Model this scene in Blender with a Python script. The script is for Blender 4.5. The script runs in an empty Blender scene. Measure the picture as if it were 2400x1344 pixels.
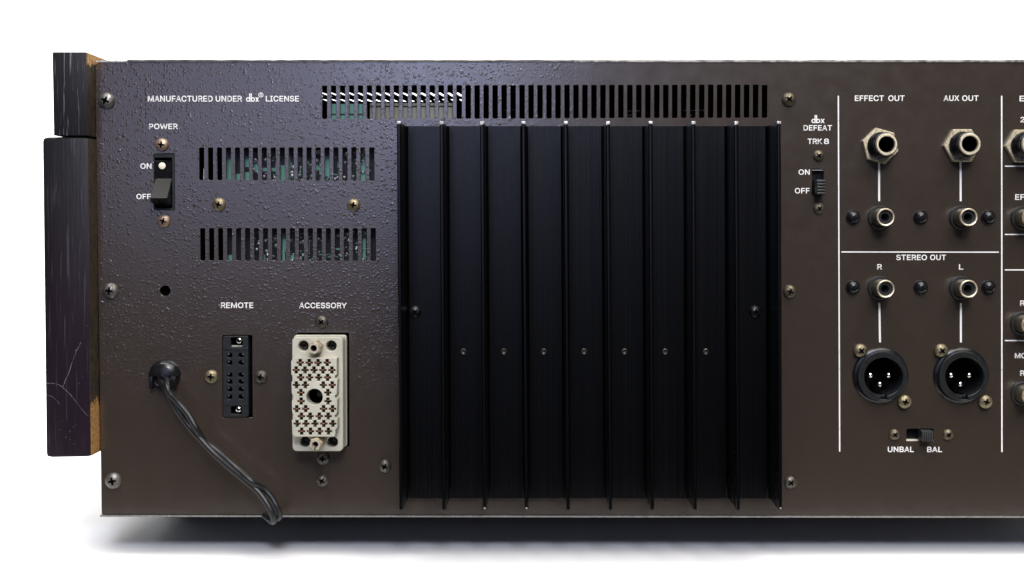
import bpy, bmesh, math, random
from mathutils import Vector, Matrix
random.seed(7)
S = bpy.context.scene
COL = S.collection
PI = math.pi

# ------------------------------------------------------------------ camera
F = 3135.0            # focal length in photo pixels
PITCH = math.radians(1.3)
CX, CY = 1253.0, 606.0
CAM = Vector((0.0, -0.57, 0.0))
cd = bpy.data.cameras.new('camera')
cam = bpy.data.objects.new('camera', cd)
COL.objects.link(cam)
cam.location = CAM
cam.rotation_euler = (PI / 2 - PITCH, 0, 0)
cd.sensor_width = 36.0
cd.lens = 36.0 * F / 2400.0
cd.shift_x = (1200 - CX) / 2400.0
cd.shift_y = -(672 - CY) / 2400.0
cd.clip_start = 0.02
cd.clip_end = 50
S.camera = cam

# ------------------------------------------------------------------ world
W = bpy.data.worlds.new('World')
S.world = W
W.use_nodes = True
W.node_tree.nodes['Background'].inputs[0].default_value = (0.9, 0.95, 1.0, 1)
W.node_tree.nodes['Background'].inputs[1].default_value = 0.03
S.view_settings.view_transform = 'Standard'
S.view_settings.look = 'None'
S.view_settings.gamma = 1
S.view_settings.exposure = 0.0
S.cycles.max_bounces = 8
S.cycles.use_denoising = True

def area(name, loc, aim, sx, sy, power, col):
    l = bpy.data.lights.new(name, 'AREA')
    l.shape = 'RECTANGLE'; l.size = sx; l.size_y = sy
    l.energy = power; l.color = col
    o = bpy.data.objects.new(name, l)
    COL.objects.link(o)
    o.location = loc
    o.rotation_euler = (Vector(aim) - Vector(loc)).to_track_quat('-Z', 'Y').to_euler()
    return o
area('key_softbox', (0.32, -1.30, 1.18), (0.1, 0.0, -0.1), 1.2, 0.9, 27, (1.0, 0.94, 0.87))
area('overhead_fill', (0.1, -0.55, 1.35), (0.1, -0.15, -0.14), 2.0, 0.6, 26, (1.0, 0.98, 0.95))  # added overhead lamp that whitens the floor in front
area('backdrop_lamp', (0.0, 0.75, 1.3), (0.0, 2.0, 0.1), 3.0, 0.5, 66, (1.0, 1.0, 1.0))
area('rear_overhead', (0.25, 0.9, 1.2), (0.1, 0.7, -0.13), 2.6, 0.8, 18, (1.0, 1.0, 1.0))
area('cool_window', (-0.44, -2.0, 0.27), (-0.1, 0.0, 0.0), 0.80, 0.56, 1.75, (0.56, 0.62, 1.0))
area('cool_sheen_lamp', (-0.18, -2.0, 0.36), (-0.1, 0.0, 0.0), 0.34, 0.24, 1.0, (0.56, 0.63, 1.0))  # extra lamp added for the brightest patch of the blue sheen
area('cool_lamp', (0.10, -1.5, 0.82), (-0.1, 0.0, 0.0), 0.24, 0.24, 14, (0.72, 0.78, 1.0))

# ------------------------------------------------------------------ pixel -> place on a plane d metres in front of the panel
def P(px, py, d=0.0):
    v = Vector(((px - CX) / F, -(py - CY) / F, -1.0))
    c, s = math.cos(PI / 2 - PITCH), math.sin(PI / 2 - PITCH)
    w = Vector((v.x, c * v.y - s * v.z, s * v.y + c * v.z))
    t = (-d - CAM.y) / w.y
    p = CAM + w * t
    return (p.x, p.z)
PX = 1 / 5500.0       # size of a photo pixel on the panel, metres
mm = 0.001

# ------------------------------------------------------------------ materials
def new_mat(name, col, rough=0.5, metal=0.0, spec=0.5, coat=0.0):
    m = bpy.data.materials.new(name)
    m.use_nodes = True
    b = m.node_tree.nodes['Principled BSDF']
    b.inputs['Base Color'].default_value = (*col, 1)
    b.inputs['Roughness'].default_value = rough
    b.inputs['Metallic'].default_value = metal
    b.inputs['Specular IOR Level'].default_value = spec
    b.inputs['Coat Weight'].default_value = coat
    return m
class N:
    """small node helper"""
    def __init__(s, m):
        s.t = m.node_tree; s.n = s.t.nodes; s.l = s.t.links
        s.b = s.n['Principled BSDF']
    def add(s, kind, **kw):
        x = s.n.new(kind)
        for k, v in kw.items():
            setattr(x, k, v)
        return x
    def put(s, a, b):
        s.l.new(a, b)
    def coord(s, scale):
        tc = s.add('ShaderNodeTexCoord'); mp = s.add('ShaderNodeMapping')
        mp.inputs['Scale'].default_value = scale
        s.put(tc.outputs['Object'], mp.inputs[0])
        return mp.outputs[0]
    def noise(s, vec, scale, detail=3, rough=0.55):
        x = s.add('ShaderNodeTexNoise')
        x.inputs['Scale'].default_value = scale
        x.inputs['Detail'].default_value = detail
        x.inputs['Roughness'].default_value = rough
        s.put(vec, x.inputs['Vector'])
        return x
    def math(s, op, a, b=None, c=None):
        x = s.add('ShaderNodeMath', operation=op)
        for i, v in enumerate((a, b, c)):
            if v is None: continue
            if isinstance(v, (int, float)): x.inputs[i].default_value = v
            else: s.put(v, x.inputs[i])
        return x.outputs[0]
    def ramp(s, fac, stops):
        x = s.add('ShaderNodeValToRGB')
        e = x.color_ramp.elements
        while len(e) < len(stops): e.new(0.5)
        for i, (p, c) in enumerate(stops):
            e[i].position = p
            e[i].color = (*c, 1) if len(c) == 3 else c
        s.put(fac, x.inputs[0])
        return x.outputs[0]
    def rng(s, v, a, b, c, d, smooth=False):
        x = s.add('ShaderNodeMapRange')
        if smooth: x.interpolation_type = 'SMOOTHSTEP'
        s.put(v, x.inputs[0])
        for i, q in enumerate((a, b, c, d)): x.inputs[i + 1].default_value = q
        return x.outputs[0]
    def bump(s, h, strength, dist):
        x = s.add('ShaderNodeBump')
        x.inputs['Strength'].default_value = strength
        x.inputs['Distance'].default_value = dist
        s.put(h, x.inputs['Height'])
        return x

X_SMOOTH = (P(1180, 300)[0] - (P(223, 146)[0] + P(2700, 145)[0]) / 2, P(1480, 300)[0] - (P(223, 146)[0] + P(2700, 145)[0]) / 2)
def paint_mat(name, col, droplets=True, rough=0.42, spec=0.5):
    """dark hammertone paint: small raised droplets over a faint orange peel"""
    m = new_mat(name, col, rough, 0, spec)
    n = N(m)
    v = n.coord((1, 1, 1))
    big = n.noise(v, 9, 4)
    n.put(n.ramp(big.outputs[0], [(0.3, tuple(c * 0.96 for c in col)), (0.7, tuple(c * 1.04 for c in col))]), n.b.inputs['Base Color'])
    src = n.b.inputs['Base Color'].links[0].from_socket
    dust = n.noise(v, 420, 8, 0.75)
    rub = n.noise(n.coord((60, 60, 900)), 1.0, 5, 0.7)
    k = n.math('ADD', n.rng(dust.outputs[0], 0.74, 0.80, 0.0, 0.4), n.math('MULTIPLY', n.rng(rub.outputs[0], 0.70, 0.84, 0.0, 0.12), 1.0))
    dx = n.add('ShaderNodeMix', data_type='RGBA')
    n.put(k, dx.inputs[0]); n.put(src, dx.inputs[6]); dx.inputs[7].default_value = (0.12, 0.10, 0.08, 1)
    n.put(dx.outputs[2], n.b.inputs['Base Color'])
    # distorted coordinates make the droplets irregular
    dn = n.noise(v, 600, 2)
    mx = n.add('ShaderNodeVectorMath', operation='MULTIPLY_ADD')
    n.put(dn.outputs['Color'], mx.inputs[0]); mx.inputs[1].default_value = (0.0009,) * 3
    n.put(v, mx.inputs[2])
    def drops(scale, lo, hi, off):
        ad = n.add('ShaderNodeVectorMath', operation='ADD')
        n.put(mx.outputs[0], ad.inputs[0]); ad.inputs[1].default_value = (off, 0, off)
        vo = n.add('ShaderNodeTexVoronoi', feature='F1')
        vo.inputs['Scale'].default_value = scale
        n.put(ad.outputs[0], vo.inputs['Vector'])
        sp = n.add('ShaderNodeSeparateColor'); n.put(vo.outputs['Color'], sp.inputs[0])
        size = n.rng(sp.outputs[0], 0.0, 1.0, lo, hi)
        q = n.math('DIVIDE', vo.outputs['Distance'], size)
        q = n.math('MINIMUM', q, 1.0)
        q = n.math('SUBTRACT', 1.0, n.math('MULTIPLY', q, q))
        q = n.math('MULTIPLY', q, q)
        return n.math('MULTIPLY', q, size)
    h = None
    if droplets:
        a = drops(860, 0.16, 0.62, 0.0)
        b = drops(500, 0.0, 0.52, 0.37)
        h = n.math('ADD', a, n.math('MULTIPLY', b, 1.4))
        msk = n.noise(v, 26, 2)
        h = n.math('MULTIPLY', h, n.rng(msk.outputs[0], 0.32, 0.62, 0.6, 1.0))
        # the texture is coarse at the upper left and fades almost smooth to the right and below
        tc = n.add('ShaderNodeTexCoord'); sx = n.add('ShaderNodeSeparateXYZ'); n.put(tc.outputs['Object'], sx.inputs[0])
        wob = n.math('MULTIPLY', n.math('SUBTRACT', msk.outputs[0], 0.5), 0.04)
        h = n.math('MULTIPLY', h, n.rng(n.math('ADD', sx.outputs[0], wob), X_SMOOTH[0], X_SMOOTH[1], 1.0, 0.12, True))
        h = n.math('MULTIPLY', h, n.rng(n.math('ADD', sx.outputs[2], wob), -0.098, -0.030, 0.12, 1.0, True))
    fine = n.noise(v, 1500, 3)
    f = n.math('MULTIPLY', fine.outputs[0], 0.10)
    h = n.math('ADD', h, f) if h is not None else f
    bp = n.bump(h, 1.0, 0.00010)
    n.put(bp.outputs[0], n.b.inputs['Normal'])
    # light dust and rubbing
    du = n.noise(v, 140, 4, 0.6)
    n.put(n.rng(du.outputs[0], 0.35, 0.75, rough - 0.015, rough + 0.03), n.b.inputs['Roughness'])
    return m

def worn_metal(name, col, dirt, rough=0.35, amount=0.5, scale=900):
    m = new_mat(name, col, rough, 1.0)
    n = N(m)
    v = n.coord((1, 1, 1))
    oi = n.add('ShaderNodeObjectInfo')
    ad = n.add('ShaderNodeVectorMath', operation='ADD')
    n.put(v, ad.inputs[0]); n.put(oi.outputs['Location'], ad.inputs[1])
    x = n.noise(ad.outputs[0], scale, 5, 0.65)
    c = n.ramp(x.outputs[0], [(0.5 - amount * 0.25, dirt), (0.68 - amount * 0.2, col)])
    n.put(c, n.b.inputs['Base Color'])
    n.put(n.rng(x.outputs[0], 0.35, 0.7, rough + 0.25, rough), n.b.inputs['Roughness'])
    n.put(n.rng(x.outputs[0], 0.35, 0.55, 0.45, 1.0), n.b.inputs['Metallic'])
    n.put(n.bump(x.outputs[0], 0.4, 0.0001).outputs[0], n.b.inputs['Normal'])
    return m

def plastic(name, col, rough=0.3, spec=0.5, grain=0.25, scale=500):
    m = new_mat(name, col, rough, 0, spec)
    n = N(m)
    v = n.coord((1, 1, 1))
    x = n.noise(v, scale, 5, 0.7)
    n.put(n.bump(x.outputs[0], grain, 0.00008).outputs[0], n.b.inputs['Normal'])
    n.put(n.rng(x.outputs[0], 0.35, 0.7, max(rough - 0.06, 0.03), rough + 0.14), n.b.inputs['Roughness'])
    n.put(n.ramp(n.noise(v, scale * 0.15, 5, 0.7).outputs[0], [(0.3, tuple(c * 0.8 for c in col)), (0.75, tuple(min(1, c * 1.25) for c in col))]), n.b.inputs['Base Color'])
    return m

M = {}
M['paint'] = paint_mat('dark_hammertone_paint', (0.031, 0.0215, 0.0150), True, 0.21, 0.9)
M['paint'].node_tree.nodes['Principled BSDF'].inputs['IOR'].default_value = 1.68
M['inner'] = paint_mat('inner_dark_steel', (0.010, 0.010, 0.010), False, 0.6, 0.3)
M['bare'] = worn_metal('bare_steel_edge', (0.62, 0.60, 0.57), (0.25, 0.23, 0.2), 0.4)
M['lid_dark'] = worn_metal('dark_lid_edge', (0.12, 0.11, 0.10), (0.05, 0.045, 0.04), 0.5, 0.6, 300)
M['lip'] = worn_metal('dull_tray_edge', (0.33, 0.32, 0.30), (0.13, 0.12, 0.10), 0.45)
M['lid'] = worn_metal('grey_lid_edge', (0.32, 0.30, 0.27), (0.10, 0.09, 0.08), 0.5, 0.6, 300)
M['steel'] = worn_metal('dull_steel', (0.27, 0.26, 0.245), (0.08, 0.07, 0.06), 0.33)
M['dim_steel'] = worn_metal('dim_steel', (0.20, 0.19, 0.175), (0.07, 0.06, 0.05), 0.4)
M['dark_screw'] = worn_metal('blackened_steel', (0.13, 0.12, 0.10), (0.04, 0.032, 0.024), 0.36)
M['bronze'] = worn_metal('bronzed_steel', (0.17, 0.145, 0.10), (0.05, 0.04, 0.028), 0.38)
M['brass'] = worn_metal('tarnished_zinc', (0.25, 0.21, 0.13), (0.075, 0.05, 0.03), 0.36, 0.8)
M['rusty'] = worn_metal('rusty_zinc', (0.34, 0.255, 0.19), (0.13, 0.06, 0.03), 0.4, 0.85)
M['black_screw'] = worn_metal('black_oxide', (0.05, 0.05, 0.055), (0.015, 0.015, 0.015), 0.25)
M['nickel'] = worn_metal('aged_nickel', (0.88, 0.80, 0.62), (0.45, 0.37, 0.25), 0.36, 0.5)
M['nut'] = worn_metal('aged_brass_nut', (0.60, 0.53, 0.38), (0.24, 0.19, 0.12), 0.44, 0.6)
M['chrome'] = new_mat('bright_pin_metal', (0.85, 0.82, 0.74), 0.14, 1.0)
M['barrel'] = worn_metal('dark_barrel_brass', (0.20, 0.17, 0.10), (0.10, 0.08, 0.045), 0.3, 0.5)
M['black'] = plastic('black_plastic', (0.006, 0.006, 0.007), 0.22, 0.4)
M['matt_black'] = plastic('matt_black_plastic', (0.009, 0.010, 0.011), 0.42, 0.4)
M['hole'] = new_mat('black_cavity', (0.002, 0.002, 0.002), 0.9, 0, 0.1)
M['rubber'] = plastic('black_cable_rubber', (0.004, 0.0043, 0.0045), 0.4, 0.45, 0.3, 700)
M['paddle'] = plastic('rocker_face_sheen', (0.010, 0.010, 0.0085), 0.42, 0.35)  # lighter copy of the black plastic; the paddle's sheen is in its colour
M['shell'] = plastic('satin_black_shell', (0.007, 0.008, 0.008), 0.4, 0.35)
M['grip'] = plastic('grey_black_plastic', (0.020, 0.020, 0.018), 0.45, 0.5)
M['cream'] = plastic('aged_cream_plastic', (0.43, 0.41, 0.335), 0.5, 0.35, 0.4, 260)
M['copper'] = worn_metal('copper_contact', (0.48, 0.24, 0.13), (0.22, 0.09, 0.05), 0.35)
M['white'] = new_mat('white_screen_print', (0.80, 0.79, 0.76), 0.55)
_n = N(M['white'])
_n.put(_n.ramp(_n.noise(_n.coord((1, 1, 1)), 900, 4, 0.7).outputs[0], [(0.30, (0.35, 0.33, 0.30)), (0.44, (0.80, 0.79, 0.76))]), _n.b.inputs['Base Color'])
M['cap_white'] = new_mat('cream_dot_and_lit_edge', (0.80, 0.72, 0.58), 0.4)
M['olive'] = paint_mat('olive_transformer_paint', (0.30, 0.29, 0.20), False, 0.5)
M['tin'] = new_mat('solder_tin', (0.62, 0.62, 0.62), 0.36, 1.0)
M['trace'] = plastic('green_solder_mask', (0.13, 0.33, 0.24), 0.4, 0.6)
M['board'] = plastic('dark_circuit_board', (0.003, 0.005, 0.004), 0.35, 0.5)

def anodised():
    m = new_mat('black_anodised_aluminium', (0.0008, 0.0008, 0.0010), 0.22, 0, 0.38)
    n = N(m)
    v = n.coord((2600, 30, 3))
    x = n.noise(v, 1.0, 4, 0.7)
    n.put(n.bump(x.outputs[0], 0.35, 0.00006).outputs[0], n.b.inputs['Normal'])
    n.put(n.rng(x.outputs[0], 0.3, 0.75, 0.22, 0.31), n.b.inputs['Roughness'])
    sp = n.noise(n.coord((1, 1, 1)), 700, 2, 0.5)
    n.put(n.ramp(sp.outputs[0], [(0.77, (0.0005, 0.0005, 0.0007)), (0.80, (0.05, 0.05, 0.05))]), n.b.inputs['Base Color'])
    return m
M['anod'] = anodised()

def wood_face(name, base, streak, amount, base2=None, z_mid=0.0):
    """open-pored veneer, grain upright; the stain may drift to a second colour lower down"""
    m = new_mat(name, base, 0.5, 0, 0.25)
    n = N(m)
    a = n.noise(n.coord((1000, 300, 36)), 1.0, 3, 0.6)
    b = n.noise(n.coord((90, 40, 9)), 1.0, 4, 0.6)
    c = n.ramp(a.outputs[0], [(0.585, (0, 0, 0)), (0.67, (1, 1, 1))])
    ground = n.add('ShaderNodeMix', data_type='RGBA')
    tc = n.add('ShaderNodeTexCoord'); sp = n.add('ShaderNodeSeparateXYZ'); n.put(tc.outputs['Object'], sp.inputs[0])
    zz = n.math('ADD', sp.outputs[2], n.math('MULTIPLY', n.math('SUBTRACT', b.outputs[0], 0.5), 0.05))
    n.put(n.rng(zz, z_mid + 0.03, z_mid - 0.03, 0.0, 1.0), ground.inputs[0])
    ground.inputs[6].default_value = (*base, 1); ground.inputs[7].default_value = (*(base2 or base), 1)
    st = n.add('ShaderNodeMix', data_type='RGBA')
    n.put(n.math('MULTIPLY', c, amount), st.inputs[0]); n.put(ground.outputs[2], st.inputs[6]); st.inputs[7].default_value = (*streak, 1)
    mx = n.add('ShaderNodeMix', data_type='RGBA', blend_type='MULTIPLY')
    mx.inputs[0].default_value = 1.0
    n.put(st.outputs[2], mx.inputs[6])
    n.put(n.ramp(b.outputs[0], [(0.3, (0.65, 0.62, 0.65)), (0.7, (1.3, 1.25, 1.25))]), mx.inputs[7])
    n.put(mx.outputs[2], n.b.inputs['Base Color'])
    n.put(n.bump(a.outputs[0], 0.6, 0.00025).outputs[0], n.b.inputs['Normal'])
    return m
M['wood'] = wood_face('dark_open_pore_veneer', (0.007, 0.0065, 0.008), (0.16, 0.155, 0.18), 0.9)
M['wood_low'] = wood_face('purple_black_veneer', (0.007, 0.0062, 0.008), (0.045, 0.04, 0.05), 0.6, (0.0095, 0.0036, 0.0085), 0.02)
def side_mat(name, z_hi, z_lo, fade):
    """brown board edge, bare golden chipboard where the finish has chipped off near the ends"""
    m = new_mat(name, (0.03, 0.02, 0.01), 0.75, 0, 0.3)
    n = N(m)
    v = n.coord((1, 1, 1))
    x = n.noise(v, 240, 4, 0.7)
    y = n.noise(v, 900, 4, 0.8)
    brown = n.ramp(x.outputs[0], [(0.35, (0.014, 0.008, 0.005)), (0.65, (0.042, 0.025, 0.012))])
    gold = n.ramp(y.outputs[0], [(0.38, (0.16, 0.075, 0.02)), (0.62, (0.50, 0.27, 0.085))])
    tc = n.add('ShaderNodeTexCoord'); sp = n.add('ShaderNodeSeparateXYZ')
    n.put(tc.outputs['Object'], sp.inputs[0])
    zz = n.math('ADD', sp.outputs[2], n.math('MULTIPLY', n.math('SUBTRACT', x.outputs[0], 0.5), fade))
    k = n.math('ADD', n.math('GREATER_THAN', zz, z_hi), n.math('LESS_THAN', zz, z_lo))
    mx = n.add('ShaderNodeMix', data_type='RGBA')
    n.put(k, mx.inputs[0]); n.put(brown, mx.inputs[6]); n.put(gold, mx.inputs[7])
    n.put(mx.outputs[2], n.b.inputs['Base Color'])
    n.put(n.bump(y.outputs[0], 0.7, 0.0006).outputs[0], n.b.inputs['Normal'])
    return m
def floor_mat():
    m = new_mat('white_studio_paper', (0.93, 0.93, 0.93), 0.85, 0, 0.2)
    n = N(m)
    x = n.noise(n.coord((1, 1, 1)), 120, 4)
    n.put(n.bump(x.outputs[0], 0.08, 0.0005).outputs[0], n.b.inputs['Normal'])
    return m
M['paper'] = floor_mat()

# ------------------------------------------------------------------ object helpers
WLOC = {}
def link(name, me, loc, parent=None, mats=None, label=None):
    o = bpy.data.objects.new(name, me)
    COL.objects.link(o)
    WLOC[o.name] = Vector(loc)
    if parent is not None:
        o.parent = parent
        o.location = Vector(loc) - WLOC[parent.name]
    else:
        o.location = loc
    if mats is not None:
        if not isinstance(mats, (list, tuple)): mats = [mats]
        if len(me.materials) == 0:
            for m in mats: me.materials.append(m)
        else:
            for i, m in enumerate(mats):
                o.material_slots[i].link = 'OBJECT'
                o.material_slots[i].material = m
    if label: o['label'] = label
    return o
def finish(me, angle=35):
    for p in me.polygons: p.use_smooth = True
    me.set_sharp_from_angle(angle=math.radians(angle))
    return me
def in_loop(p, loop):
    x, y = p; c = False; j = len(loop) - 1
    for i in range(len(loop)):
        xi, yi = loop[i]; xj, yj = loop[j]
        if (yi > y) != (yj > y) and x < (xj - xi) * (y - yi) / (yj - yi) + xi: c = not c
        j = i
    return c
def grow(loop, d):
    """move a counter-clockwise outline outwards by d (inwards for a clockwise one)"""
    n = len(loop); out = []
    for i in range(n):
        a, b, c = Vector(loop[i - 1]), Vector(loop[i]), Vector(loop[(i + 1) % n])
        u, w = (b - a), (c - b)
        if u.length < 1e-9 or w.length < 1e-9:
            out.append(tuple(b)); continue
        u.normalize(); w.normalize()
        n1 = Vector((u.y, -u.x)); n2 = Vector((w.y, -w.x)); m = n1 + n2
        if m.length < 0.2: m = n1
        m.normalize(); k = max(m.dot(n1), 0.4)
        out.append(tuple(b + m * (d / k)))
    return out
def wind(p, loop):
    """winding number of a point"""
    x, y = p; w = 0
    for i in range(len(loop)):
        x0, y0 = loop[i - 1]; x1, y1 = loop[i]
        if (y0 <= y) != (y1 <= y):
            t = x0 + (y - y0) / (y1 - y0) * (x1 - x0)
            if t > x: w += 1 if y1 > y0 else -1
    return w
def fill(loops):
    """triangles of the region the loops enclose: index triples into the flat vertex list, and added crossing points"""
    from mathutils.geometry import delaunay_2d_cdt
    flat = []; idx = []
    for l in loops:
        idx.append(list(range(len(flat), len(flat) + len(l)))); flat += [Vector((p[0] * 100, p[1] * 100)) for p in l]
    vo, eo, fo, ov, oe, of = delaunay_2d_cdt(flat, [], idx, 0, 1e-7)
    remap = []; extra = []
    for k, o in enumerate(ov):
        if o: remap.append(o[0])
        else:
            remap.append(len(flat) + len(extra)); extra.append((vo[k].x / 100, vo[k].y / 100))
    tris = []
    bb = [(min(p[0] for p in l), max(p[0] for p in l), min(p[1] for p in l), max(p[1] for p in l), l) for l in loops]
    for f in fo:
        cx = sum(vo[v][0] for v in f) / 300; cz = sum(vo[v][1] for v in f) / 300
        n = sum(wind((cx, cz), l) for a, b, c, d, l in bb if a < cx < b and c < cz < d)
        if n != 0: tris.append([remap[v] for v in f])
    return tris, extra
def shape(polys, y_front, y_back, loc, bevel=0.0, thin=0.0, native=False):
    """outline with holes in the panel's x-z plane, given real thickness; polys in world x,z"""
    loops = []
    area2 = lambda l: sum(l[k - 1][0] * l[k][1] - l[k][0] * l[k - 1][1] for k in range(len(l)))
    flip = native and area2(max(polys, key=lambda l: abs(area2(l)))) < 0
    for i, l in enumerate(polys):
        l = [(p[0] - loc[0], p[1] - loc[2]) for p in l]
        if native:
            if flip: l = l[::-1]
            loops.append(grow(l, thin)); continue
        ar = area2(l)
        hole = sum(in_loop(polys[i][0], q) for k, q in enumerate(polys) if k != i) % 2 == 1
        if (ar < 0) != hole: l = l[::-1]
        loops.append(grow(l, thin) if thin else l)
    front = [grow(l, -bevel) for l in loops] if bevel else loops
    yf, yb = min(y_front, y_back) - loc[1], max(y_front, y_back) - loc[1]
    V = []; Fc = []
    def layer(ls, y):
        s = len(V)
        for l in ls: V.extend([(x, y, z) for x, z in l])
        return s
    def cap(ls, y, rev):
        s_ = layer(ls, y)
        tris, extra = fill(ls)
        V.extend([(x, y, z) for x, z in extra])
        for t in tris: Fc.append([s_ + i for i in (reversed(t) if rev else t)])
        return s_
    s0 = cap(front, yf, False)
    chain = [s0]
    if bevel: chain.append(layer(loops, yf + bevel))
    chain.append(cap(loops, yb, True))
    for a, b in zip(chain, chain[1:]):
        k = 0
        for l in loops:
            n = len(l)
            for i in range(n):
                j = (i + 1) % n
                Fc.append([a + k + i, b + k + i, b + k + j, a + k + j])
            k += n
    me = bpy.data.meshes.new('plate')
    me.from_pydata(V, [], Fc)
    bm = bmesh.new(); bm.from_mesh(me)
    if not native: bmesh.ops.recalc_face_normals(bm, faces=bm.faces)
    bm.to_mesh(me); bm.free()
    return finish(me, 30)
def circ(cx, cz, r, n=40, a0=0.0):
    return [(cx + r * math.cos(a0 + 2 * PI * i / n), cz + r * math.sin(a0 + 2 * PI * i / n)) for i in range(n)]
def rrect(x0, x1, z0, z1, r, n=4):
    pts = []
    for (cx, cz, a) in ((x1 - r, z1 - r, 0), (x0 + r, z1 - r, PI / 2), (x0 + r, z0 + r, PI), (x1 - r, z0 + r, 3 * PI / 2)):
        for i in range(n + 1):
            t = a + PI / 2 * i / n
            pts.append((cx + r * math.cos(t), cz + r * math.sin(t)))
    return pts
def prect(px0, px1, py0, py1, r=0.0, d=0.0):
    """rounded rectangle between photo pixels, in world x,z"""
    x0, z1 = P(px0, py0, d); x1, z0 = P(px1, py1, d)
    return rrect(x0, x1, z0, z1, r) if r > 0 else [(x0, z0), (x1, z0), (x1, z1), (x0, z1)]
def lathe(profile, n=48):
    """profile of (radius, y); y negative is towards the viewer; axis along y"""
    bm = bmesh.new(); rings = []
    for r, y in profile:
        if r <= 1e-9: rings.append([bm.verts.new((0, y, 0))])
        else: rings.append([bm.verts.new((r * math.cos(2 * PI * i / n), y, r * math.sin(2 * PI * i / n))) for i in range(n)])
    for a, b in zip(rings, rings[1:]):
        for i in range(n):
            j = (i + 1) % n
            if len(a) == 1 and len(b) == 1: continue
            if len(a) == 1: bm.faces.new((a[0], b[i], b[j]))
            elif len(b) == 1: bm.faces.new((a[i], b[0], a[j]))
            else: bm.faces.new((a[i], b[i], b[j], a[j]))
    bmesh.ops.recalc_face_normals(bm, faces=bm.faces)
    me = bpy.data.meshes.new('turned'); bm.to_mesh(me); bm.free()
    return finish(me)
def hexa(c, bevel=0.0):
    """eight corners: 4 at front (bl, br, tr, tl), 4 at back"""
    bm = bmesh.new()
    v = [bm.verts.new(p) for p in c]
    for f in ((0, 1, 2, 3), (5, 4, 7, 6), (4, 0, 3, 7), (1, 5, 6, 2), (3, 2, 6, 7), (4, 5, 1, 0)):
        bm.faces.new([v[i] for i in f])
    bmesh.ops.recalc_face_normals(bm, faces=bm.faces)
    if bevel: bmesh.ops.bevel(bm, geom=list(bm.edges), offset=bevel, segments=2, affect='EDGES', profile=0.6)
    me = bpy.data.meshes.new('block'); bm.to_mesh(me); bm.free()
    return finish(me)
def box(x0, x1, y0, y1, z0, z1, loc, bevel=0.0):
    a, b, c = loc
    x0 -= a; x1 -= a; y0 -= b; y1 -= b; z0 -= c; z1 -= c
    return hexa([(x0, y0, z0), (x1, y0, z0), (x1, y0, z1), (x0, y0, z1), (x0, y1, z0), (x1, y1, z0), (x1, y1, z1), (x0, y1, z1)], bevel)
def tube(pts, r, n=14):
    """round tube along points with a smooth (Catmull-Rom) path"""
    P3 = [Vector(p) for p in pts]; path = []
    for i in range(len(P3) - 1):
        p0 = P3[max(i - 1, 0)]; p1 = P3[i]; p2 = P3[i + 1]; p3 = P3[min(i + 2, len(P3) - 1)]
        for k in range(8):
            t = k / 8
            path.append(0.5 * ((2 * p1) + (p2 - p0) * t + (2 * p0 - 5 * p1 + 4 * p2 - p3) * t * t + (3 * p1 - p0 - 3 * p2 + p3) * t ** 3))
    path.append(P3[-1])
    bm = bmesh.new(); prev = None; up = Vector((0, 1, 0.01))
    for i, p in enumerate(path):
        d = (path[min(i + 1, len(path) - 1)] - path[max(i - 1, 0)]).normalized()
        u = (up - d * up.dot(d)).normalized(); w = d.cross(u); up = u
        ring = [bm.verts.new(p + (u * math.cos(2 * PI * k / n) + w * math.sin(2 * PI * k / n)) * r) for k in range(n)]
        if prev:
            for k in range(n): bm.faces.new((prev[k], prev[(k + 1) % n], ring[(k + 1) % n], ring[k]))
        else: bm.faces.new(ring)
        prev = ring
    bm.faces.new(list(reversed(prev)))
    bmesh.ops.recalc_face_normals(bm, faces=bm.faces)
    me = bpy.data.meshes.new('cable'); bm.to_mesh(me); bm.free()
    return finish(me)
def boolean(me, cutter):
    a = bpy.data.objects.new('a', me); b = bpy.data.objects.new('b', cutter)
    COL.objects.link(a); COL.objects.link(b)
    md = a.modifiers.new('b', 'BOOLEAN'); md.object = b; md.operation = 'DIFFERENCE'; md.solver = 'EXACT'
    dg = bpy.context.evaluated_depsgraph_get(); dg.update()
    r = bpy.data.meshes.new_from_object(a.evaluated_get(dg))
    bpy.data.objects.remove(a); bpy.data.objects.remove(b)
    r.materials.clear()
    return r

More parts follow.
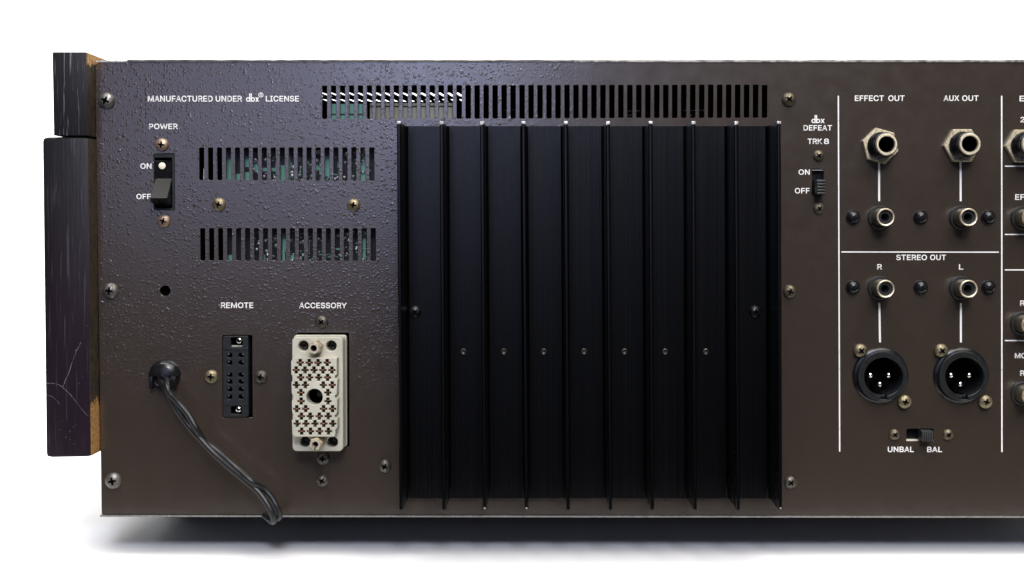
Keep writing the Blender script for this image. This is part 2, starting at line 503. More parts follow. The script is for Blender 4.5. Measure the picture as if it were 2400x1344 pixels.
# ------------------------------------------------------------------ lettering outlines (a plain grotesque, units of 1/1000 em)
GLYPH = {
'A': (480, ['16 0 201 509 276 509 463 0 395 0 287 302 282 317 276 334 270 352 264 372 257 394 250 420 241 447 232 478 245 478 236 447 228 419 220 393 213 371 206 351 201 333 195 317 191 302 85 0', '110 142 110 199 370 199 370 142']),
'B': (456, ['60 0 60 509 241 509 266 508 289 504 310 499 329 491 345 481 359 469 371 456 381 442 388 426 394 410 397 392 398 374 397 358 395 344 392 331 387 320 380 310 373 301 365 293 356 286 347 280 336 275 326 270 315 267 315 262 327 261 339 257 351 252 363 245 374 237 385 227 394 216 402 203 409 189 414 173 417 155 418 136 417 117 413 100 408 83 400 67 390 52 377 39 362 28 344 18 324 10 301 4 275 1 247 0', '125 57 245 57 272 58 296 63 315 70 330 80 341 92 349 105 354 120 355 137 355 149 352 161 348 173 342 184 335 194 327 203 317 211 306 218 293 224 279 228 264 230 248 231 125 231', '125 285 238 285 252 286 265 288 277 291 288 296 299 302 308 309 316 317 323 326 329 337 333 348 335 359 336 372 334 388 330 403 323 417 313 429 299 439 283 446 263 450 240 452 125 452']),
'C': (510, ['267 -7 235 -5 205 1 177 11 150 25 126 42 104 63 86 88 70 115 57 146 48 179 42 215 40 254 42 293 48 329 57 362 70 393 86 421 104 445 126 466 150 484 177 498 205 508 235 514 267 516 286 515 305 513 323 509 340 504 357 498 373 490 388 481 402 471 415 460 427 447 438 433 448 418 456 402 463 385 469 367 473 348 408 348 405 361 401 373 395 384 389 395 382 404 375 413 366 421 357 428 348 435 337 440 327 445 315 449 304 452 292 454 280 455 267 456 245 454 223 450 203 443 184 432 166 419 150 403 137 385 125 364 116 340 109 314 105 285 103 254 105 223 109 194 116 168 125 145 137 123 151 105 166 89 184 76 203 66 223 59 245 54 267 53 280 53 292 55 304 57 315 60 327 64 337 69 348 74 357 81 366 88 375 96 382 105 389 114 395 125 401 136 405 148 408 160 473 160 469 142 463 124 457 107 448 91 438 76 428 62 416 49 402 38 388 28 373 19 357 11 341 5 323 0 305 -4 286 -6']),
'D': (502, ['219 0 96 0 96 57 215 57 244 58 272 63 296 70 318 81 337 94 354 110 368 128 379 149 388 172 394 198 398 226 399 255 398 285 394 312 388 337 379 361 368 381 354 399 338 415 320 428 299 438 275 446 249 450 221 452 93 452 93 509 225 509 261 507 294 501 325 492 353 478 377 461 399 441 418 418 433 391 446 361 455 329 460 293 462 255 460 217 455 181 446 149 433 119 417 92 398 68 376 48 351 31 322 17 291 8 256 2', '125 509 125 0 60 0 60 509']),
'E': (419, ['60 0 60 509 372 509 372 452 125 452 125 286 355 286 355 229 125 229 125 57 375 57 375 0']),
'F': (410, ['60 0 60 509 369 509 369 452 125 452 125 278 346 278 346 221 125 221 125 0']),
'I': (300, ['31 0 31 57 118 57 118 452 31 452 31 509 269 509 269 452 183 452 183 57 269 57 269 0']),
'K': (467, ['104 145 104 216 113 228 122 239 130 250 139 261 148 272 157 282 165 293 174 303 184 314 193 324 202 334 212 344 364 509 448 509 231 276 228 276', '60 0 60 509 125 509 125 334 124 225 125 193 125 0', '372 0 188 259 228 309 449 0']),
'L': (393, ['60 0 60 509 125 509 125 57 361 57 361 0']),
'M': (628, ['60 0 60 509 152 509 277 187 287 159 299 123 311 84 322 49 307 49 318 83 330 121 342 158 352 187 476 509 568 509 568 0 504 0 504 291 504 327 505 369 506 413 507 457 513 457 509 445 505 433 502 421 498 409 482 363 467 322 456 291 342 0 286 0 170 291 159 321 145 361 129 408 112 457 119 457 120 416 121 372 122 328 122 291 122 0']),
'N': (523, ['60 0 60 509 136 509 343 183 347 176 352 169 357 160 363 151 369 141 375 130 381 119 388 107 394 94 401 82 407 68 414 55 405 54 403 68 402 81 401 95 401 108 400 121 400 134 399 146 399 157 399 195 399 509 463 509 463 0 387 0 202 290 177 331 171 342 164 354 156 367 148 381 108 452 119 454 122 384 124 328 125 291 125 0']),
'O': (533, ['267 -7 235 -5 205 1 177 11 150 25 126 42 105 63 86 88 70 115 57 146 48 179 42 215 40 254 42 293 48 329 57 362 70 393 86 421 105 445 126 466 150 484 177 498 205 508 235 514 267 516 299 514 329 508 357 498 384 484 408 466 429 445 448 421 464 393 477 362 486 329 491 293 493 254 491 215 486 179 477 146 464 115 448 88 429 63 408 42 384 25 357 11 329 1 299 -5', '267 53 289 54 310 59 330 66 349 76 367 89 383 105 396 123 408 144 418 168 425 194 429 223 430 254 429 286 425 314 418 341 408 365 396 386 383 404 367 420 349 433 330 443 310 450 289 454 267 456 245 454 223 450 203 443 184 433 167 420 151 404 137 385 125 364 116 340 109 314 105 285 103 254 105 223 109 194 116 168 125 144 137 123 151 105 167 89 184 76 203 66 223 59 245 54']),
'P': (445, ['60 0 60 509 235 509 263 507 289 503 312 497 332 487 350 476 366 462 379 447 390 430 398 411 404 391 407 370 409 348 407 325 404 304 398 284 390 265 379 248 366 233 350 219 332 207 312 198 289 191 263 187 235 186 109 186 109 242 233 242 252 243 269 246 284 250 297 256 308 264 318 272 327 282 333 294 338 306 342 319 344 333 344 348 344 362 342 376 338 389 333 402 326 413 318 423 308 431 297 439 284 444 268 449 251 451 232 452 125 452 125 0']),
'R': (449, ['60 0 60 509 236 509 264 507 290 504 313 497 333 489 351 478 367 465 380 450 390 433 399 415 405 395 408 374 409 352 408 330 405 309 399 290 390 271 380 255 367 240 351 228 333 217 312 209 289 203 264 199 236 198 96 198 96 255 234 255 252 256 269 258 284 262 298 267 309 273 319 281 327 290 334 300 339 312 342 324 344 338 345 352 344 367 342 380 339 393 334 405 327 415 319 425 309 433 298 440 284 445 269 449 252 451 233 452 125 452 125 0', '353 0 230 229 303 229 428 0']),
'S': (447, ['224 -9 197 -8 172 -4 149 1 128 9 108 19 91 31 76 45 64 60 54 77 46 96 41 115 38 137 104 137 107 123 110 110 116 98 123 88 132 79 142 71 154 64 166 59 180 55 194 52 209 50 224 49 241 50 257 52 272 55 286 60 299 66 311 74 321 82 329 92 336 102 341 114 345 126 346 139 345 151 342 161 338 171 332 179 325 186 316 193 307 199 296 205 284 209 272 214 259 218 245 222 184 239 154 249 128 260 105 274 86 289 71 307 60 326 54 348 52 372 53 393 58 413 65 431 75 448 87 463 102 476 119 488 138 498 158 506 180 511 203 514 227 516 252 514 275 511 296 505 316 498 334 488 351 476 365 463 377 449 387 433 394 415 399 397 401 378 337 378 334 396 326 412 316 426 302 437 286 447 267 453 247 457 225 459 209 458 194 456 180 452 167 448 156 442 145 435 136 427 129 418 123 409 118 398 116 387 115 376 116 363 119 352 124 342 131 334 139 326 148 319 158 313 169 308 180 304 191 300 202 296 212 293 264 279 276 276 287 272 299 268 312 264 324 258 336 252 347 245 359 238 369 229 379 220 387 209 395 198 401 185 405 171 407 155 408 139 407 118 403 99 396 81 386 64 374 48 360 34 343 21 323 11 302 2 278 -4 252 -8']),
'T': (449, ['32 452 32 509 417 509 417 452 257 452 257 0 193 0 193 452']),
'U': (517, ['259 -8 230 -7 203 -2 177 5 154 15 133 28 114 43 98 60 85 80 74 101 66 124 62 148 60 173 60 509 124 509 124 178 125 160 128 144 133 128 141 113 150 99 160 87 173 77 187 68 203 61 220 56 239 53 259 52 279 53 298 56 315 61 331 68 345 77 357 87 368 99 377 113 384 128 389 144 392 160 393 178 393 509 457 509 457 173 456 148 451 124 443 101 433 80 419 60 403 43 384 28 363 15 340 5 315 -2 288 -7']),
'W': (686, ['155 0 16 509 82 509 163 196 166 183 170 171 173 158 175 145 187 94 189 80 192 67 195 53 197 40 189 40 192 53 194 67 197 80 200 94 203 107 205 120 208 133 211 145 224 196 306 509 380 509 462 196 465 183 468 171 471 158 474 145 486 94 489 80 492 67 494 53 497 40 488 40 491 53 493 67 496 80 499 94 502 107 504 120 507 133 510 145 523 196 603 509 670 509 530 0 455 0 368 323 363 339 359 356 355 373 351 391 347 410 344 431 340 452 336 475 350 475 346 453 342 433 339 413 335 395 331 377 327 359 323 341 318 323 230 0']),
'X': (474, ['18 0 217 284 217 236 29 509 104 509 178 400 185 389 192 379 198 370 204 361 209 353 214 345 219 337 223 329 228 321 233 312 238 302 243 292 232 292 252 329 257 337 261 345 266 353 272 361 298 400 374 509 446 509 259 239 259 287 456 0 382 0 292 129 268 165 263 173 259 180 254 188 250 195 245 203 241 212 236 221 230 231 244 231 239 222 235 213 230 204 225 196 221 189 216 181 211 174 206 166 182 129 91 0']),
'Y': (472, ['203 0 203 208 16 509 91 509 192 344 200 331 208 318 215 305 222 292 229 279 236 264 243 248 250 230 224 230 231 248 237 265 244 280 251 293 258 306 265 318 273 331 280 344 381 509 455 509 268 208 268 0']),
'2': (453, ['64 0 64 47 234 229 248 243 261 257 272 270 282 282 291 294 299 305 305 316 311 327 315 337 318 348 320 360 320 371 319 385 317 397 313 408 308 419 301 428 293 436 283 443 273 449 262 454 250 457 237 459 224 460 209 459 196 457 184 453 172 447 162 441 153 433 145 424 139 413 134 402 130 390 128 376 127 362 66 362 67 384 71 405 77 424 86 442 98 459 111 473 126 486 143 496 162 505 182 511 203 514 225 516 247 514 268 511 288 505 306 497 323 486 337 474 350 461 361 445 370 428 376 411 380 392 381 372 380 358 378 345 375 331 371 318 365 304 357 290 347 275 336 259 322 241 306 223 288 202 267 180 153 60 153 57 389 57 389 0']),
'8': (453, ['226 -7 201 -6 178 -2 156 3 136 11 117 21 101 33 86 47 74 62 64 78 57 96 53 115 52 135 53 151 55 166 59 181 65 195 72 208 81 220 90 231 101 241 113 249 125 256 139 261 153 265 153 267 135 273 119 282 105 293 93 308 83 324 76 342 72 360 70 380 72 399 75 417 82 434 90 450 101 464 114 477 129 488 146 498 164 506 184 511 204 514 226 516 248 514 269 511 288 506 306 498 323 488 337 477 350 464 361 450 370 434 377 417 380 399 382 380 380 361 376 342 369 324 359 308 347 293 333 282 318 273 300 267 300 265 314 261 327 256 339 249 351 241 362 231 372 220 380 208 387 195 393 181 397 166 400 151 401 135 399 115 395 96 388 78 378 62 366 47 352 33 335 21 317 11 296 3 275 -2 251 -6', '226 49 243 50 258 52 272 55 285 60 296 66 307 74 315 82 323 91 329 102 333 113 336 126 337 139 336 152 333 165 329 177 322 189 314 199 305 208 295 216 283 223 270 228 256 232 242 234 226 235 211 234 196 232 182 228 169 223 157 216 147 208 138 199 130 189 123 177 119 165 116 152 115 139 116 126 119 113 123 102 129 91 136 82 145 74 156 66 167 60 180 55 195 52 210 50', '226 290 239 290 252 292 263 296 274 300 284 306 293 313 300 321 307 330 312 341 316 351 318 363 319 376 318 388 316 399 313 410 308 420 301 429 294 437 285 444 275 449 264 454 252 457 240 459 226 460 213 459 200 457 188 454 177 449 167 444 159 437 151 429 145 420 139 410 136 399 134 388 133 376 134 363 136 351 139 341 145 330 151 321 159 313 168 306 178 300 189 296 201 292 213 290']),
}
CAP = 509.0
def word_polys(text, px0, px1, py_top, py_base):
    """closed outlines of a word stretched to the width and cap height it has on the panel"""
    x = 0; loops = []
    for ch in text:
        if ch == ' ':
            x += 190; continue
        adv, cs = GLYPH[ch]
        for c in cs:
            q = list(map(int, c.split()))
            loops.append([(q[i] + x, q[i + 1]) for i in range(0, len(q), 2)])
        x += adv + 8
    lo = min(p[0] for l in loops for p in l); hi = max(p[0] for l in loops for p in l)
    x0, zt = P(px0, py_top); x1, _ = P(px1, py_top); _, zb = P(px0, py_base)
    return [[(x0 + (a - lo) / (hi - lo) * (x1 - x0), zb + b / CAP * (zt - zb)) for a, b in l] for l in loops]

# ================================================================== setting
fz = P(1253, 1212)[1] - 0.0175
bm = bmesh.new()
prof = [(-0.062, fz)] + [(1.5 + 0.45 * math.sin(t * PI / 2 / 10), fz + 0.45 - 0.45 * math.cos(t * PI / 2 / 10)) for t in range(11)] + [(1.95, 2.6)]
rows = [[bm.verts.new((x, y, z)) for (y, z) in prof] for x in (-3.2, 3.2)]
for i in range(len(prof) - 1):
    bm.faces.new((rows[0][i], rows[1][i], rows[1][i + 1], rows[0][i + 1]))
me = bpy.data.meshes.new('backdrop'); bm.to_mesh(me); bm.free(); finish(me, 60)
bd = link('backdrop', me, (0, 0, 0), None, M['paper']); bd['kind'] = 'structure'

tb = link('table', box(-3.2, 3.2, -0.07, 1.4, fz - 0.034, fz - 0.003, (0, 0, fz), 0.002), (0, 0, fz), None, new_mat('dark_table_board', (0.03, 0.022, 0.018), 0.5))
tb['kind'] = 'structure'

# ================================================================== the machine
xl, zt = P(223, 146); xlb, zb = P(238, 1206)
XR = P(2700, 600)[0]
ROOT = bpy.data.objects.new('tape_recorder', None)
COL.objects.link(ROOT)
ROOT.location = (0.03, 0.15, fz); WLOC[ROOT.name] = Vector((0.03, 0.15, fz))
ROOT.empty_display_size = 0.05
ROOT['label'] = 'dark brown tape recorder back panel with black heat sink, jacks and wooden end board'
ROOT['category'] = 'tape recorder'

# ---- rear panel: one punched and drilled sheet
holes = []
def slots(cx0, cx1, n, yt0, yt1, yb0, yb1, w):
    for i in range(n):
        t = i / (n - 1); c = cx0 + (cx1 - cx0) * t
        yt = yt0 + (yt1 - yt0) * t; yb = yb0 + (yb1 - yb0) * t
        holes.append(prect(c - w / 2, c + w / 2, yt, yb, 0.0004))
slots(760.5, 1792, 50, 201, 199, 279, 276.5, 12)
slots(472.6, 871.4, 20, 346, 346, 422.5, 424, 11.5)
slots(475, 874.8, 20, 535, 535.5, 611, 612, 11.5)
def pcirc(px, py, rpx, n=40):
    x, z = P(px, py); return circ(x, z, rpx * PX, n)
holes += [pcirc(386.5, 682, 12.5),
          prect(360, 410, 360, 493, 0.0004),
          prect(521, 592, 786, 979, 0.0003),
          prect(696, 819, 780, 1047, 0.0005),
          prect(1903.5, 1930.5, 395.5, 459, 0.0002),
          prect(2124.5, 2188, 1005, 1034, 0.0002)]
JACKS = [(2061, 343, 104), (2252, 342, 0), (2396, 343, 0)]
RCAS = [(2061, 510), (2252, 510), (2396, 511), (2061, 675), (2252, 675), (2395, 758), (2396, 922)]
XLRS = [(2063, 880), (2252, 880)]
for x, y, a in JACKS: holes.append(pcirc(x, y, 20))
for x, y in RCAS: holes.append(pcirc(x, y, 19))
for x, y in XLRS: holes.append(pcirc(x, y, 60))
XRp, ztr = P(2700, 145); _, zbr = P(2700, 1210)
outer = [(xlb, zb), (XRp, zbr), (XRp, ztr), P(232, 146), P(223, 153)]
ploc = ((xl + XRp) / 2, 0, 0)
me = shape([outer] + holes, 0.0, 0.0012, ploc, 0.00012)
panel = link('rear_panel', me, ploc, ROOT, M['paint'])

# ---- case: top with vent slots, bottom tray, end, back
zcase = P(1253, 146)[1]
def flat_sheet(outer, hls, z0, z1):
    """horizontal sheet from loops in world x,y"""
    m_ = shape([outer] + hls, 0, abs(z1 - z0), (0, 0, 0), 0.0)
    zc = (z0 + z1) / 2; yc = abs(z1 - z0) / 2
    for v in m_.vertices:
        x, y, z = v.co
        v.co = (x, z, zc + (y - yc))
    m_.flip_normals()
    for p in m_.polygons: p.use_smooth = False
    return m_
DEPTH = 0.33
vs = []
for row in ((0.132, 0.155), (0.168, 0.185)):
    for i in range(17):
        cx = -0.1165 + i * 0.00472
        vs.append([(a + (c_ - row[0]) * 0.09, c_) for a, c_ in rrect(cx - 0.0011, cx + 0.0011, row[0], row[1], 0.0012)])
ztop = P(1253, 142)[1]
me = flat_sheet([(xl + 0.0005, 0.0013), (XRp, 0.0013), (XRp, DEPTH), (xl + 0.0005, DEPTH)], vs, ztop - 0.0004, ztop)
link('top_cover', me, (0, 0, 0), ROOT, M['inner'])
# folded front lip of the lid, a little uneven along its length
def lip(name, pts_lo, pts_hi, y0, y1, m, loc, parent=ROOT, label=None):
    bm = bmesh.new(); R_ = []
    for (a, b) in zip(pts_lo, pts_hi):
        R_.append([bm.verts.new((a[0], y0, a[1])), bm.verts.new((a[0], y1, a[1])), bm.verts.new((b[0], y1, b[1])), bm.verts.new((b[0], y0, b[1]))])
    for a, b in zip(R_, R_[1:]):
        for k in range(4): bm.faces.new((a[k], a[(k + 1) % 4], b[(k + 1) % 4], b[k]))
    bm.faces.new(R_[0]); bm.faces.new(R_[-1])
    bmesh.ops.recalc_face_normals(bm, faces=bm.faces)
    me = bpy.data.meshes.new(name); bm.to_mesh(me); bm.free()
    return link(name, finish(me), loc, parent, m, label)
lo, hi = [], []
for i in range(141):
    px = 300 + i * (2700 - 300) / 140
    lo.append(P(px, 146.3)); hi.append(P(px, 141.2 + random.uniform(-0.7, 0.5)))
lip('lid_edge', lo[:62], hi[:62], -0.0004, 0.0012, M['lid_dark'], (0, 0, 0))
lip('lid_edge', lo[61:], hi[61:], -0.0004, 0.0012, M['lid'], (0, 0, 0), ROOT, 'paler rubbed stretch of the lid edge')
lo, hi = [], []
for i in range(20):
    px = 226 + i * (302 - 226) / 19
    lo.append(P(px, 146.4)); hi.append(P(px, 142.6 + 1.2 * math.sin(i * 0.9) * (i > 8)))
lip('bare_lid_corner', lo, hi, -0.0004, 0.0012, M['bare'], (0, 0, 0), ROOT, 'bare metal corner of the lid where the paint has come off')
lo, hi = [], []
for i in range(101):
    px = 234 + i * (2700 - 234) / 100; t = i / 100
    lo.append(P(px, 1212 + 2.4 * t, 0.001)); hi.append(P(px, 1208.6 + 2.4 * t + random.uniform(-0.15, 0.15), 0.001))
lip('bottom_lip', lo, hi, -0.001, 0.0002, M['lip'], (0, 0, 0))
zbot = P(1253, 1212)[1]
link('bottom_tray', box(xlb, XRp, 0.0013, DEPTH, zbot, zbot + 0.0012, (0, 0, 0)), (0, 0, 0), ROOT, M['inner'])
za, zb_ = zbot + 0.0012, ztop - 0.0012
link('case_side', hexa([(xlb + 0.0003, 0.0013, za), (xlb + 0.0015, 0.0013, za), (xl + 0.0017, 0.0013, zb_), (xl + 0.0005, 0.0013, zb_),
                        (xlb + 0.0003, DEPTH, za), (xlb + 0.0015, DEPTH, za), (xl + 0.0017, DEPTH, zb_), (xl + 0.0005, DEPTH, zb_)]), (0, 0, 0), ROOT, M['inner'])
link('case_side', box(XRp - 0.0012, XRp, 0.0013, DEPTH, zbot + 0.0012, ztop - 0.0012, (0, 0, 0)), (0, 0, 0), ROOT, M['inner'])
link('front_plate', box(xl, XRp, DEPTH, DEPTH + 0.0012, zbot, ztop, (0, 0, 0)), (0, 0, 0), ROOT, M['inner'])
fm = lathe([(0, 0), (0.010, 0), (0.011, 0.001), (0.0115, 0.0173), (0, 0.0173)], 28)
fm.transform(Matrix.Rotation(PI / 2, 4, 'X'))
for fx in (-0.16, 0.24):
    for fy in (0.11, 0.24):
        link('rubber_foot', fm, (fx, fy, fz), ROOT, M['matt_black'])

link('front_light_block', box(xlb + 0.004, XRp - 0.01, 0.27, 0.29, fz + 0.0002, zbot - 0.0002, (0, 0, 0), 0.001), (0, 0, 0), ROOT, M['matt_black'])  # unseen bar added to stop backdrop light coming under the case
link('side_light_block', box(xlb + 0.0008, xlb + 0.006, 0.088, 0.27, fz + 0.0002, zbot - 0.0002, (0, 0, 0), 0.0008), (0, 0, 0), ROOT, M['matt_black'])  # hidden bar added to darken the left end of the gap
# ---- wooden end panel: two stacked blocks
def wood_block(name, tl, tr, bl, br, d, back, m_face, m_side, bev):
    f = [P(*bl, d), P(*br, d), P(*tr, d), P(*tl, d)]
    cx = sum(p[0] for p in f) / 4; cz = sum(p[1] for p in f) / 4
    c = [(p[0] - cx, -d, p[1] - cz) for p in f] + [(p[0] - cx, back, p[1] - cz) for p in f]
    me = hexa(c, bev)
    o = link(name, me, (cx, 0, cz), ROOT, None)
    me.materials.append(m_face); me.materials.append(m_side)
    for p in me.polygons:
        if p.normal.x > 0.8: p.material_index = 1
    return o
zr = P(200, 220, 0.01)[1]
up = wood_block('upper_side_board', (122.5, 122.5), (203, 122.5), (126, 318), (205, 318), 0.010, DEPTH,
                M['wood'], side_mat('brown_board_edge', P(0, 150, .01)[1] - zr, -1, 0.012), 0.0003)
up['label'] = 'upper block of dark grained wood with a chipped golden corner'
zr = P(200, 700, 0.01)[1]
lw = wood_block('lower_side_board', (97, 321), (208, 321), (106, 1074), (215, 1072), 0.0095, DEPTH,
                M['wood_low'], side_mat('brown_board_edge_low', 1, P(0, 948, .01)[1] - zr, 0.02), 0.0022)
lw['label'] = 'lower block of scratched purple black wood'
# scratches: shallow pale gouges on the lower block
def scratch(pts, w, m):
    d = 0.0097
    q = [P(*p, d) for p in pts]; bm = bmesh.new(); pr = None
    fine = []
    for a, b in zip(q, q[1:]):
        for k in range(5): fine.append((a[0] + (b[0] - a[0]) * k / 5 + random.gauss(0, 0.00006), a[1] + (b[1] - a[1]) * k / 5 + random.gauss(0, 0.00006)))
    for i, p in enumerate(fine[:-1]):
        n_ = fine[i + 1]; dx, dz = n_[0] - p[0], n_[1] - p[1]; L = math.hypot(dx, dz) or 1
        ww = w * PX * random.uniform(0.15, 1.0) * 0.5
        a = bm.verts.new((p[0] - dz / L * ww, -d, p[1] + dx / L * ww)); b = bm.verts.new((p[0] + dz / L * ww, -d, p[1] - dx / L * ww))
        if pr: bm.faces.new((pr[0], pr[1], b, a))
        pr = (a, b)
    for v in bm.verts: v.co -= Vector(WLOC[lw.name])
    me = bpy.data.meshes.new('scratch'); bm.to_mesh(me); bm.free()
    s = link('scratch', me, WLOC[lw.name], lw, m)
M['scratch'] = new_mat('pale_scratch', (0.10, 0.09, 0.105), 0.6)
M['scratch_dim'] = new_mat('dim_scratch', (0.06, 0.05, 0.07), 0.6)
scratch([(104, 902), (112, 899), (124, 899), (136, 901), (147, 908), (160, 920), (175, 938), (190, 958), (203, 972), (209, 979)], 2.2, M['scratch'])
scratch([(147, 908), (153, 893), (160, 878), (165, 862), (172, 842), (180, 822), (188, 806), (191, 800)], 2.2, M['scratch'])
scratch([(172, 838), (178, 830), (176, 822), (184, 815)], 2.0, M['scratch_dim'])
scratch([(110, 926), (122, 930), (134, 940), (142, 952)], 2.5, M['scratch_dim'])
for sx_, sy_ in ((140, 993), (146, 1001), (151, 1010), (157, 1018), (163, 1014), (168, 1003), (172, 994), (165, 1026), (172, 1034), (150, 985), (186, 893), (191, 886)):
    sx_ += random.uniform(-5, 5); sy_ += random.uniform(-6, 6)
    scratch([(sx_, sy_), (sx_ + random.uniform(-2, 4), sy_ + random.uniform(2, 8))], random.uniform(1.5, 4.5), M['scratch_dim'])
scratch([(105, 677), (109, 675)], 3.0, M['scratch'])
scratch([(202, 765), (207, 764)], 3.0, M['scratch'])

# ---- printed lettering and rules
def lettering(text, px0, px1, pt, pb, bold=0.9):
    polys = word_polys(text, px0 + 0.3, px1 - 0.3, pt + 0.3, pb - 0.3)
    xs = [p[0] for l in polys for p in l]; zs = [p[1] for l in polys for p in l]
    loc = ((min(xs) + max(xs)) / 2, 0, (min(zs) + max(zs)) / 2)
    me = shape(polys, -0.00006, -0.00001, loc, 0.0, 0.35 * PX * bold, True)
    return link('lettering', me, loc, panel, M['white'], 'white printed lettering ' + text)
for t, a, b, c, d in (('MANUFACTURED UNDER', 346.5, 567, 225, 238.6), ('LICENSE', 623, 700.5, 225.2, 238.2),
                      ('POWER', 349.5, 416.5, 290.5, 303), ('ON', 329, 355, 383.5, 396), ('OFF', 319.8, 353.5, 455, 467),
                      ('REMOTE', 518, 593.5, 709.5, 722.5), ('ACCESSORY', 701, 812.5, 710, 722.8),
                      ('DEFEAT', 1883, 1950, 293.8, 306.4), ('TRK', 1893, 1926.5, 325.5, 338), ('8', 1931, 1943, 325.5, 338),
                      ('ON', 1871.7, 1897.8, 397.8, 410), ('OFF', 1862.9, 1897.5, 441.2, 453.8),
                      ('EFFECT', 2003.5, 2071.5, 224.2, 237.2), ('OUT', 2082, 2120, 224.2, 237.2),
                      ('AUX', 2211.5, 2248, 224.2, 237), ('OUT', 2255, 2293.5, 224.2, 237),
                      ('E', 2389.6, 2401, 225, 238), ('2', 2391.7, 2401.5, 274.6, 287), ('EF', 2379.3, 2401, 455.8, 469),
                      ('STEREO', 2100.6, 2172.5, 597.5, 610), ('OUT', 2180, 2217.2, 597.5, 610),
                      ('R', 2056, 2067, 619.5, 632), ('L', 2247.6, 2257.6, 619.8, 632.4), ('R', 2391, 2402, 704.8, 717),
                      ('MO', 2378.6, 2405, 828, 840), ('R', 2391, 2402, 869, 881),
                      ('UNBAL', 2080.8, 2141.5, 1047.3, 1060), ('BAL', 2173, 2208, 1047.6, 1060)):
    lettering(t, a, b, c, d)
def ring_seg(cx, cz, r0, r1, a0, a1, n=20):
    return [(cx + r1 * math.cos(a0 + (a1 - a0) * i / n), cz + r1 * math.sin(a0 + (a1 - a0) * i / n)) for i in range(n + 1)] + \
           [(cx + r0 * math.cos(a1 + (a0 - a1) * i / n), cz + r0 * math.sin(a1 + (a0 - a1) * i / n)) for i in range(n + 1)]
def dbx_logo(px0, px1, pt, pb):
    """rounded d and b back to back with tall stems, then a small x"""
    x0, z1 = P(px0, pt); x1, z0 = P(px1, pb); w = x1 - x0; h = z1 - z0
    U = lambda u, v: (x0 + u * w, z0 + v * h)
    r = 0.20 * h; s = 0.125 * h
    loc = ((x0 + x1) / 2, 0, (z0 + z1) / 2)
    bm = bmesh.new()
    def add(polys, k):
        m_ = shape(polys, -0.00006 - k * 0.000004, -0.00001, loc)
        bm.from_mesh(m_); bpy.data.meshes.remove(m_)
    c1 = (x0 + r + s / 2, z0 + r + s / 2)
    R1 = r + s / 2; R0 = r - s / 2
    stem1 = c1[0] + R1 - s
    add([circ(c1[0], c1[1], R1, 32), circ(c1[0], c1[1], R0, 28)], 0)
    add([[(stem1, z0), (stem1 + s, z0), (stem1 + s, z1), (stem1, z1)]], 1)
    stem2 = stem1 + s + 0.055 * h
    add([[(stem2, z0), (stem2 + s, z0), (stem2 + s, z1), (stem2, z1)]], 2)
    c2 = (stem2 + R1, c1[1])
    add([circ(c2[0], c2[1], R1, 32), circ(c2[0], c2[1], R0, 28)], 3)
    xa = c2[0] + R1 + 0.02 * w; xb = x1; zz = z0 + 2 * R1
    t = s * 1.25
    add([[(xa, z0), (xa + t, z0), (xb, zz), (xb - t, zz)]], 4)
    add([[(xb - t, z0), (xb, z0), (xa + t, zz), (xa, zz)]], 5)
    me = bpy.data.meshes.new('logo'); bm.to_mesh(me); bm.free()
    link('logo', me, loc, panel, M['white'], 'white dbx logo')
dbx_logo(576.5, 607, 219.5, 238.8)
dbx_logo(1901.8, 1932.8, 270.3, 289)
x, z = P(611.5, 223)
bm = bmesh.new()
for polys in ([circ(x, z, 5.6 * PX), circ(x, z, 4.4 * PX)[::-1]], word_polys('R', 609.2, 614, 219.8, 226.2)):
    m_ = shape(polys, -0.00006, -0.00001, (x, 0, z), 0, 0.00002, True); bm.from_mesh(m_); bpy.data.meshes.remove(m_)
me = bpy.data.meshes.new('mark'); bm.to_mesh(me); bm.free()
link('lettering', me, (x, 0, z), panel, M['white'], 'small circled R mark')
def rule(px0, py0, px1, py1, w):
    if abs(px1 - px0) < abs(py1 - py0): pl = [P(px0 - w / 2, py0), P(px0 + w / 2, py0), P(px1 + w / 2, py1), P(px1 - w / 2, py1)]
    else: pl = [P(px0, py0 - w / 2), P(px1, py1 - w / 2), P(px1, py1 + w / 2), P(px0, py0 + w / 2)]
    loc = ((pl[0][0] + pl[2][0]) / 2, 0, (pl[0][1] + pl[2][1]) / 2)
    link('printed_line', shape([pl], -0.00005, -0.00001, loc), loc, panel, M['white'])
for r_ in ((1964.8, 225, 1968, 1059, 3.0), (2347.6, 225, 2348.2, 1060, 3.2), (1972, 591, 2341, 591.5, 2.8), (2060.3, 378, 2060.5, 472, 4.6),
           (2251.3, 378, 2251.5, 472, 4.6), (2061, 711, 2062.5, 803, 4.6), (2252, 711, 2252, 803, 4.6), (2355, 390, 2440, 390.3, 2.8),
           (2355, 550, 2440, 550.3, 2.8), (2355, 633, 2440, 633.3, 2.8), (2355, 798.7, 2440, 799, 2.8)):
    rule(*r_)

